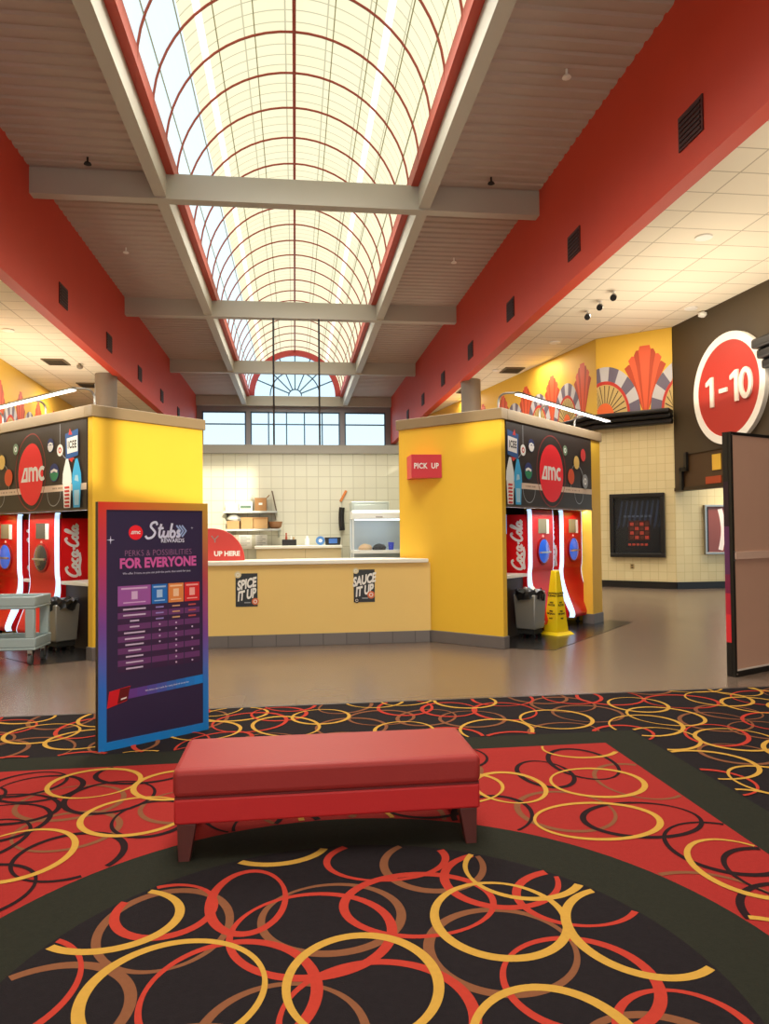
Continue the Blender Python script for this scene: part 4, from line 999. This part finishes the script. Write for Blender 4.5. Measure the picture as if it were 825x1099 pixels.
m = MB(); m.disc(.265, 1.50, .052, E1(0), 28, 0); amc_logo(m, .263, 1.50, .022, E1(1), 1); m.build('logo_disc', [AMCR, WHT_D], pp, fix=False)
m = MB(); strokes(m, STUBS, .330, 1.462, .094, .017, E1(1), 0, .10); m.build('script_title', LAV, pp, fix=False)
m = MB()
for k in range(3): m.ribbon([(.575+.022*k, 1.55), (.608+.022*k, 1.508), (.575+.022*k, 1.465)], .013, E1(0))
m.build('chevrons', mat('chevron blue', '#9DB6E2', .5), pp, fix=False)
m = MB(); m.text('REWARDS', .040, lambda a, b: (.545+a, -.0016, 1.437+b), offset=.0008); m.build('subtitle', LAV, pp, fix=False)
m = MB(); m.text('PERKS & POSSIBILITIES', .060, lambda a, b: (.44+a, -.0016, 1.352+b), sx=.88, offset=-.001); m.build('heading', DIM, pp, fix=False)
m = MB(); m.text('FOR EVERYONE', .096, lambda a, b: (.44+a, -.0016, 1.28+b), offset=.004, sx=.86); m.build('headline', MAG, pp, fix=False)
m = MB(); m.text('We offer 3 tiers, so you can pick the perks that work for you.', .021, lambda a, b: (.43+a, -.0016, 1.212+b), sx=.98, res=2); m.build('tagline', LAV, pp, fix=False)
cols = [(.135, .375), (.383, .502), (.510, .630), (.638, .760)]
for (x0, x1), c in zip(cols, ('#A05AA8', '#1F6FC4', '#E88E4A', '#DE2A2C')):
    m = MB(); m.poly([E1(0)(a, b) for a, b in ((x0, .985), (x1, .985), (x1, 1.125), (x0, 1.125))], 0)
    cx = (x0+x1)/2; w = (x1-x0)
    for z, f, h in ((1.10, .40, .012), (1.003, .34, .008)): m.poly([E1(1)(a, b) for a, b in ((cx-w*f, z), (cx+w*f, z), (cx+w*f, z+h), (cx-w*f, z+h))], 1)
    m.poly([E1(1)(a, b) for a, b in ((cx-.022, 1.028), (cx+.022, 1.028), (cx+.022, 1.085), (cx-.022, 1.085))], 1)
    m.build('tier_header', [mat('tier '+c, c, .5), mat('tier pale '+c, {'#A05AA8': '#D9B6DC', '#1F6FC4': '#A9CDF0', '#E88E4A': '#F8CFA6', '#DE2A2C': '#F7B0A8'}[c], .5)], pp, fix=False)
ra, rb = mat('row plum', '#6A3A72', .5), mat('row dark plum', '#3C2448', .5)
N = 11; rnd = random.Random(2)
RT = [mat('row text', '#CFC0DA', .5), mat('row text violet', '#9A8FD0', .5), mat('row text tan', '#D8A878', .5), mat('row text red', '#C8584E', .5)]
for r in range(N):
    m = MB(); z1 = .98-(.98-.525)*r/N; z0 = .98-(.98-.525)*(r+1)/N
    for x0, x1 in cols: m.poly([E1(0)(a, b) for a, b in ((x0, z0), (x1, z0), (x1, z1), (x0, z1))], r % 2)
    zc = (z0+z1)/2; hw = rnd.uniform(.03, .085)
    m.poly([E1(1)(a, b) for a, b in ((.255-hw, zc-.005), (.255+hw, zc-.005), (.255+hw, zc+.006), (.255-hw, zc+.006))], 2)
    for c, (x0, x1) in enumerate(cols[1:]):
        cx = (x0+x1)/2
        if r < 3: m.poly([E1(1)(a, b) for a, b in ((cx-.03, zc-.005), (cx+.03, zc-.005), (cx+.03, zc+.005), (cx-.03, zc+.005))], 3+c)
        elif c == 1 or (c == 0 and r < 7) or (c == 2 and r % 2 == 0): m.disc(cx, zc, .007, E1(1), 8, 2)
    m.build('table_row', [rb, ra]+RT, pp, fix=False)
m = MB(); z0, z1 = .345, .395
for k in range(8):
    xa, xb = .2+(.79-.2)*k/8, .2+(.79-.2)*(k+1)/8; zz = lambda x: .36+.045*(x-.1)
    m.poly([E1(0)(a, b) for a, b in ((xa, zz(xa)-.03), (xb, zz(xb)-.03), (xb, zz(xb)+.035), (xa, zz(xa)+.035))], k)
m.text('We have a tier made for every kind of movie fan', .017, lambda a, b: (.5+a, -.0026, .380+b+.045*a), 8, sx=1.0, res=2)
m.build('ribbon_banner', [mat('ribbon %d' % k, c, .45) for k, c in enumerate(('#6B3F92', '#64449A', '#5650A6', '#4A5AB0', '#3A68BC', '#2C74C8', '#2080D6', '#1A88E0'))]+[WHT_D], pp, fix=False)
m = MB(); m.poly([E1(1)(a, b) for a, b in ((.058, .29), (.20, .325), (.225, .425), (.075, .405))], 0); m.poly([E1(2)(a, b) for a, b in ((.13, .312), (.205, .33), (.222, .42), (.15, .412))], 1); m.poly([E1(3)(a, b) for a, b in ((.155, .335), (.195, .342), (.197, .352), (.157, .345))], 2)
m.build('membership_card', [mat('card red', '#D8202A', .4), mat('card dark red', '#6A1A1C', .4), WHT_D], pp, fix=False)
m = MB()
for x, z, r in ((.085, 1.45, .030), (.70, 1.53, .012)): m.poly([E1(0)(x+rr_*math.cos(a), z+rr_*math.sin(a)) for a, rr_ in ((PI/2*k/2, r if k % 2 == 0 else r*.18) for k in range(8))])
m.build('star', LAV, pp, fix=False)
for x in (.1, PW-.1): MB().box(x-.02, x+.02, .051, .22, 0, .015).build('foot', BLACK, t)

# ------------------------------------------------------------------ display panel at the right edge, seen from behind
t = thing('display_panel', 'tall black framed display panel with plain beige back at the right edge', 'display panel', (4.325, 6.75, 0), math.radians(24.6))
DW_, DH = 1.25, 2.45
m = MB(); b = .03
m.box(0, b, -.006, .03, 0, DH); m.box(DW_-b, DW_, -.006, .03, 0, DH); m.box(b, DW_-b, -.006, .03, DH-b, DH); m.box(b, DW_-b, -.006, .03, 0, .06); m.build('frame', BLACK, t)
MB().box(b, DW_-b, .0, .03, .06, DH-b).build('back_panel', mat('panel beige', '#C69C86', .6, noise=.03), t)
MB().box(b, DW_-b, -.02, -.001, 1.17, 1.245).build('cross_bar', mat('bar beige', '#D8B5A2', .5), t)
MB().box(b, DW_-b, -.01, -.001, .06, .075).build('bottom_rail', mat('rail light', '#D8CBC0', .4), t)
m = MB(); zs = [0, .34, .62, .83, 1.02, 1.5, 1.95, DH]
for k in range(len(zs)-1): m.box(-.003, .0, .03, .085, zs[k], zs[k+1], k)
m.box(0, DW_, .03, .085, 0, DH, 0)
m.build('front_print', [BLACK, mat('panel print red', '#DC2E38', .35), mat('panel print crimson', '#B8243C', .35), mat('panel print wine', '#7A2048', .35), mat('panel print purple', '#5E2C5A', .35), mat('panel print plum', '#2A1728', .35), BLACK], t, fix=False)
for z in (.03, 1.16, 1.25, DH-.03): MB().lathe([(.006, 0), (.006, -.009)], 10, (.022, -.006, z), axis='y').build('screw', STEEL, t)

# ------------------------------------------------------------------ bench
t = thing('bench', 'low red vinyl upholstered bench on short dark wooden legs', 'bench', (.155, 3.40, 0), 0)
VIN = mat('red vinyl', '#9A302E', .5, noise=.04, bump=.06, bscale=90, spec=.3); VIN2 = mat('red vinyl skirt', '#C22C2E', .45, bump=.05, bscale=90, spec=.3); LEG = mat('dark cherry wood', '#5A2A26', .4, noise=.15, nscale=14)
hw = .71
MB().box(-hw-.005, hw+.005, -.006, .506, .292, .424).build('seat_cushion', VIN, t, bevel=.028, seg=4)
MB().box(-hw, hw, 0, .5, .172, .289).build('skirt', VIN2, t, bevel=.012, seg=3)
MB().box(-hw+.004, hw-.004, .004, .496, .286, .296).build('seam', mat('seam dark red', '#6A1618', .6), t)
for a in (-1, 1):
    for bq in (0, 1):
        y0 = .055 if bq == 0 else .445
        MB().frustum(a*(hw-.055)+a*.012, y0-(.02 if bq == 0 else -.02), 0, .171, .026, .026, .042, .042, dx=-a*.012, dy=(.02 if bq == 0 else -.02)).build('leg', LEG, t, bevel=.004)

# ------------------------------------------------------------------ utility cart
t = thing('utility_cart', 'grey plastic two-shelf utility cart at the left edge in front of the soda machines', 'cart', (-3.42, 8.97, 0), math.radians(-2))
cw, cd = .48, .25
def trayb(name, z0, z1):
    m = MB(); m.box(-cw, cw, -cd, cd, z0, z0+.03); 
    m.box(-cw, cw, -cd, -cd+.03, z0+.03, z1); m.box(-cw, cw, cd-.03, cd, z0+.03, z1); m.box(-cw, -cw+.03, -cd+.03, cd-.03, z0+.03, z1); m.box(cw-.03, cw, -cd+.03, cd-.03, z0+.03, z1)
    m.build(name, GREYP, t, bevel=.01)
trayb('upper_shelf', .64, .78); trayb('lower_shelf', .17, .31)
for a in (-1, 1):
    for bq in (-1, 1):
        m = MB(); x0, x1 = sorted((a*(cw-.005), a*(cw-.12))); y0, y1 = sorted((bq*(cd-.0), bq*(cd-.07)))
        m.box(x0+.004, x1-.004, y0+.004, y1-.004, .30, .645); m.build('leg', GREYP, t, bevel=.015)
        m = MB(); m.box(a*(cw-.07)-.026, a*(cw-.07)-.02, bq*(cd-.06)-.02, bq*(cd-.06)+.02, .05, .168); m.box(a*(cw-.07)+.02, a*(cw-.07)+.026, bq*(cd-.06)-.02, bq*(cd-.06)+.02, .05, .168); m.box(a*(cw-.07)-.026, a*(cw-.07)+.026, bq*(cd-.06)-.025, bq*(cd-.06)+.025, .13, .17); fk = m.build('caster_fork', STEEL, t)
        m = MB(); m.lathe([(.055, -.018), (.055, .018)], 20, (a*(cw-.07), bq*(cd-.06), .056), axis='x'); m.build('wheel', mat('wheel grey', '#5C5F60', .5), fk, smooth=True)

# ------------------------------------------------------------------ carpet with zones and rings
YEDGE = 6.28
CB_ = mat('carpet black', '#1F1A1D', .95, noise=.25, nscale=40, bump=.25, bscale=220, spec=.1); CRD_ = mat('carpet red field', '#922825', .95, noise=.1, nscale=60, bump=.25, bscale=220, spec=.1)
CBD = mat('carpet dark border', '#26261F', .95, noise=.2, nscale=50, bump=.25, bscale=220, spec=.1)
RY = mat('carpet yellow', '#B58A3C', .95, noise=.12, nscale=60, spec=.1); RR = mat('carpet ring red', '#A63529', .95, noise=.12, nscale=60, spec=.1); RB = mat('carpet ring brown', '#774A32', .95, noise=.12, nscale=60, spec=.1); RK = mat('carpet ring black', '#241518', .95, noise=.1, nscale=60, spec=.1)
CM = [CB_, CRD_, CBD, RY, RR, RB, RK]
m = MB()
m.box(-15, 9.6, YB, YEDGE, .0005, .004, 0)
DC, R1, R2 = (.185, 2.25), 1.22, 1.54
RX0, RX1, RYT = -1.95, 2.13, 4.85; BW = .32; RY0 = -1.0
flat = lambda z: (lambda a, b: (a, b, z))
m.poly([(RX0-BW, RY0, .0045), (RX1+BW, RY0, .0045), (RX1+BW, RYT+BW*.85, .0045), (RX0-BW, RYT+BW*.85, .0045)], 2)
m.poly([(RX0, RY0, .005), (RX1, RY0, .005), (RX1, RYT, .005), (RX0, RYT, .005)], 1)
m.disc(DC[0], DC[1], R2, flat(.0055), 96, 2); m.disc(DC[0], DC[1], R1, flat(.006), 96, 0)
def zone(x, y):
    d = math.hypot(x-DC[0], y-DC[1])
    if d < R1: return 'disc'
    if d < R2: return None
    if RX0 < x < RX1 and y < RYT: return 'red'
    if RX0-BW < x < RX1+BW and y < RYT+BW*.85: return None
    if y < YEDGE: return 'far'
    return None
zc = [0]
def carpet_ring(cx, cy, rx, ry, mi, zn, ph, w=.036, gap=0, rot=0):
    zc[0] += 1; z = .0064+zc[0]*.0000035 + {5: 0, 4: .0004, 6: .0004, 3: .0008}[mi]
    n = 88; c, s = math.cos(rot), math.sin(rot)
    for k in range(n):
        a, b = 2*PI*k/n, 2*PI*(k+1)/n
        if gap and (a-ph) % (2*PI) < gap: continue
        q = []
        mx = (cx+rx*math.cos(a)*c-ry*math.sin(a)*s, cy+rx*math.cos(a)*s+ry*math.sin(a)*c)
        for t_, sgn in ((a, -1), (b, -1), (b, 1), (a, 1)):
            ww = w*(.42+.58*abs(math.sin((t_-ph)/2)))/2
            ex, ey = (rx+sgn*ww)*math.cos(t_), (ry+sgn*ww)*math.sin(t_)
            q.append((cx+ex*c-ey*s, cy+ex*s+ey*c, z))
        if all(zone(p[0], p[1]) == zn for p in q): m.poly(q, mi)
code = {'y': 3, 'r': 4, 'b': 5, 'k': 6}
rnd = random.Random(11)
for x, y, rx, ry, c, ph in ((.77,2.75,.25,.27,'y',1.2),(.72,2.55,.26,.26,'b',0),(.92,2.33,.25,.25,'r',2.5),(.74,2.02,.25,.30,'y',3.4),(-.20,3.02,.15,.25,'r',.5),(-.50,2.86,.24,.28,'b',5),
        (-.40,2.46,.29,.29,'y',.2),(.21,2.42,.25,.28,'y',4.2),(.13,2.85,.27,.25,'b',2),(-.52,2.99,.19,.20,'r',1),(-.80,2.40,.27,.26,'b',4),(-.22,2.42,.28,.30,'r',3),(.40,3.30,.27,.20,'r',4.4),
        (-.10,3.52,.24,.20,'y',1.7),(.48,2.90,.30,.24,'r',5.3),(.24,2.25,.30,.28,'r',2.9),(1.14,2.05,.2,.2,'r',1.3),(1.26,2.60,.26,.30,'y',.4),(1.12,2.86,.24,.22,'r',4.7),(.60,3.22,.22,.24,'b',.8),
        (-.72,2.95,.26,.22,'y',2.2),(-.98,2.55,.25,.3,'r',.4),(.05,2.75,.3,.28,'r',2.4),(.98,3.12,.25,.26,'y',3.3),(.86,3.05,.24,.24,'r',.2),(-.05,2.2,.25,.25,'b',1.1),(1.0,1.9,.25,.25,'b',3)):
    carpet_ring(x, y, rx, ry, code[c], 'disc', ph, .040)
for k in range(16):
    carpet_ring(rnd.uniform(-1.0, 1.4), rnd.uniform(1.0, 2.0), rnd.uniform(.22, .3), rnd.uniform(.22, .3), rnd.choice((3, 4, 5, 4)), 'disc', rnd.uniform(0, 6.3), .038)
for x, y, rx, ry, c, ph in ((1.75,4.11,.27,.24,'y',2.6),(1.52,3.58,.32,.23,'y',3.0),(1.50,4.30,.16,.24,'k',1),(1.75,3.56,.30,.22,'k',.5),(1.22,4.11,.20,.25,'y',4.5),(1.41,3.73,.25,.27,'b',0),(1.80,4.45,.2,.3,'k',5),
        (1.98,3.2,.26,.28,'k',2),(1.95,3.0,.22,.28,'y',1),(2.0,4.1,.24,.3,'b',4),(1.9,4.75,.25,.2,'y',3),(-.85,4.0,.27,.26,'y',1),(-.75,3.95,.2,.24,'k',3),(-1.25,4.25,.28,.26,'b',2),(-1.2,4.55,.26,.25,'y',5),(-1.05,4.3,.24,.25,'k',.6),(-1.3,3.6,.25,.28,'y',2.4),(-1.05,3.55,.24,.25,'k',4),(-1.55,4.0,.26,.26,'k',1.6),(-1.5,4.5,.24,.22,'k',2.8),(-.7,4.45,.25,.25,'y',.1),(-.95,4.7,.28,.2,'k',1.1),(-1.15,3.85,.25,.24,'b',3.7),(-1.35,3.25,.24,.25,'k',.3),(-.6,4.1,.24,.24,'b',2)):
    carpet_ring(x, y, rx, ry, code[c], 'red', ph, .034)
def scatter(zn, x0, x1, y0, y1, sp, cols_, w):
    pts = []; tries = 0
    while tries < 4000:
        x, y = rnd.uniform(x0, x1), rnd.uniform(y0, y1); tries += 1
        if zone(x, y) != zn and rnd.random() < .5: continue
        if all((x-p[0])**2+(y-p[1])**2 > sp*sp for p in pts):
            pts.append((x, y)); carpet_ring(x, y, rnd.uniform(.21, .31), rnd.uniform(.20, .29), cols_[len(pts) % len(cols_)], zn, rnd.uniform(0, 6.3), w, rot=rnd.uniform(0, 3))
scatter('red', -.4, 1.1, 3.7, 4.9, .26, (3, 6, 6, 5), .034)
scatter('red', -1.9, -1.5, 1.2, 4.7, .34, (3, 6, 5, 6), .034)
scatter('red', 1.6, 2.1, 1.2, 2.9, .34, (3, 6, 5, 6), .034)
scatter('far', -6.5, 8.5, 4.9, 6.4, .30, (4, 3, 5, 4, 3, 4, 5), .032)
scatter('far', 2.4, 6.5, 1.8, 4.9, .33, (4, 3, 5, 4, 3), .034)
scatter('far', -4.5, -2.2, 1.8, 4.9, .33, (4, 3, 5, 4, 3), .034)
o = m.build('carpet', CM, fix=False); struct(o)
# thin strip where carpet meets the tile
struct(MB().box(-15, 9.6, YEDGE, YEDGE+.03, .0005, .006).build('trim_4', mat('transition strip', '#3A2E28', .5)))

# ------------------------------------------------------------------ light
def area(name, loc, rot, sx, sy, p, c=(1, 1, 1)):
    l = bpy.data.lights.new(name, 'AREA'); l.shape = 'RECTANGLE'; l.size = sx; l.size_y = sy; l.energy = p; l.color = c
    o = bpy.data.objects.new(name, l); o.location = loc; o.rotation_euler = rot; COL.objects.link(o); return o
WARM = (1, .86, .66)
area('front_fill', (0, -4.7, 2.6), (math.radians(82), 0, 0), 14, 4.6, 330, (1, .97, .92))  # fill lamp added behind the camera, standing in for unseen glazing
for k, y in enumerate((3, 11, 19.2, 27.4, 35.6)):
    area('skylight_daylight', (SKC, y, 9.6), (0, 0, 0), 3.6, 4.6, 430, (1, .96, .84)).data.spread = math.radians(140)
for x, y, p in ((8, 12, 95), (7.2, 15.5, 65), (6.5, 20, 65), (6.0, 26, 70), (-6.9, 12, 110), (-6.9, 18, 110), (-6.9, 25, 110), (11, 14.5, 60)):
    area('side_fill', (x, y, ZF-.05), (0, 0, 0), 1.2, 1.2, p, WARM)  # fill lamps added to brighten the side zones, apart from the modelled fixtures
for x, y in ((7.6, 13), (-7, 20), (7.6, 6), (6.3, 24)): area('ceiling_fill', (x, y, 4.2), (PI, 0, 0), 2.5, 5, 110, WARM)  # upward fill added in mid-air to brighten the side ceilings
area('alcove_lamp', (10.8, 15.9, 2.6), (0, 0, 0), 1.6, .3, 25, WARM)
area('kitchen_fill', (.2, 11.3, 3.1), (0, 0, 0), 2.4, 1.2, 22, (1, .95, .85))  # fill added above the open kitchen, with no fixture of its own
for A, rz, s_ in ((AR, PI/4, 1), (AL, -PI/4, -1)):      # fill added under the soffits to brighten the machines, plus header lamps
    o_ = area('bay_fill', kw(A, rz, s_*1.6, .12, 1.76), (math.radians(-20), 0, rz), 2.6, .12, 16, (1, .95, .9))
    o_ = area('header_lamp', kw(A, rz, s_*1.65, -.22, 3.16), (math.radians(35), 0, rz), 3.0, .06, 10, (1, .95, .85))
sun = bpy.data.lights.new('low_sun', 'SUN'); sun.energy = 3.5; sun.angle = math.radians(.8); sun.color = (1, .9, .68)
so = bpy.data.objects.new('low_sun', sun); COL.objects.link(so)
sd = Vector((-.15, 1, -.20)).normalized(); so.rotation_euler = sd.to_track_quat('-Z', 'Y').to_euler()

w = bpy.data.worlds.new('sky'); sc.world = w; w.use_nodes = True
nt = w.node_tree; bg = nt.nodes['Background']
tc = nt.nodes.new('ShaderNodeTexCoord'); sp = nt.nodes.new('ShaderNodeSeparateXYZ'); rp = nt.nodes.new('ShaderNodeValToRGB')
nt.links.new(tc.outputs['Generated'], sp.inputs[0]); nt.links.new(sp.outputs['Z'], rp.inputs['Fac'])
rp.color_ramp.elements[0].position = 0; rp.color_ramp.elements[0].color = rgb('#E8F8FF'); rp.color_ramp.elements[1].position = .35; rp.color_ramp.elements[1].color = rgb('#C4EBFF')
nt.links.new(rp.outputs['Color'], bg.inputs['Color']); bg.inputs['Strength'].default_value = 1.25
sc.view_settings.view_transform = 'Standard'; sc.view_settings.look = 'None'; sc.view_settings.exposure = .12; sc.view_settings.gamma = 1
sc.cycles.use_denoising = True; sc.cycles.max_bounces = 8; sc.cycles.sample_clamp_indirect = 6
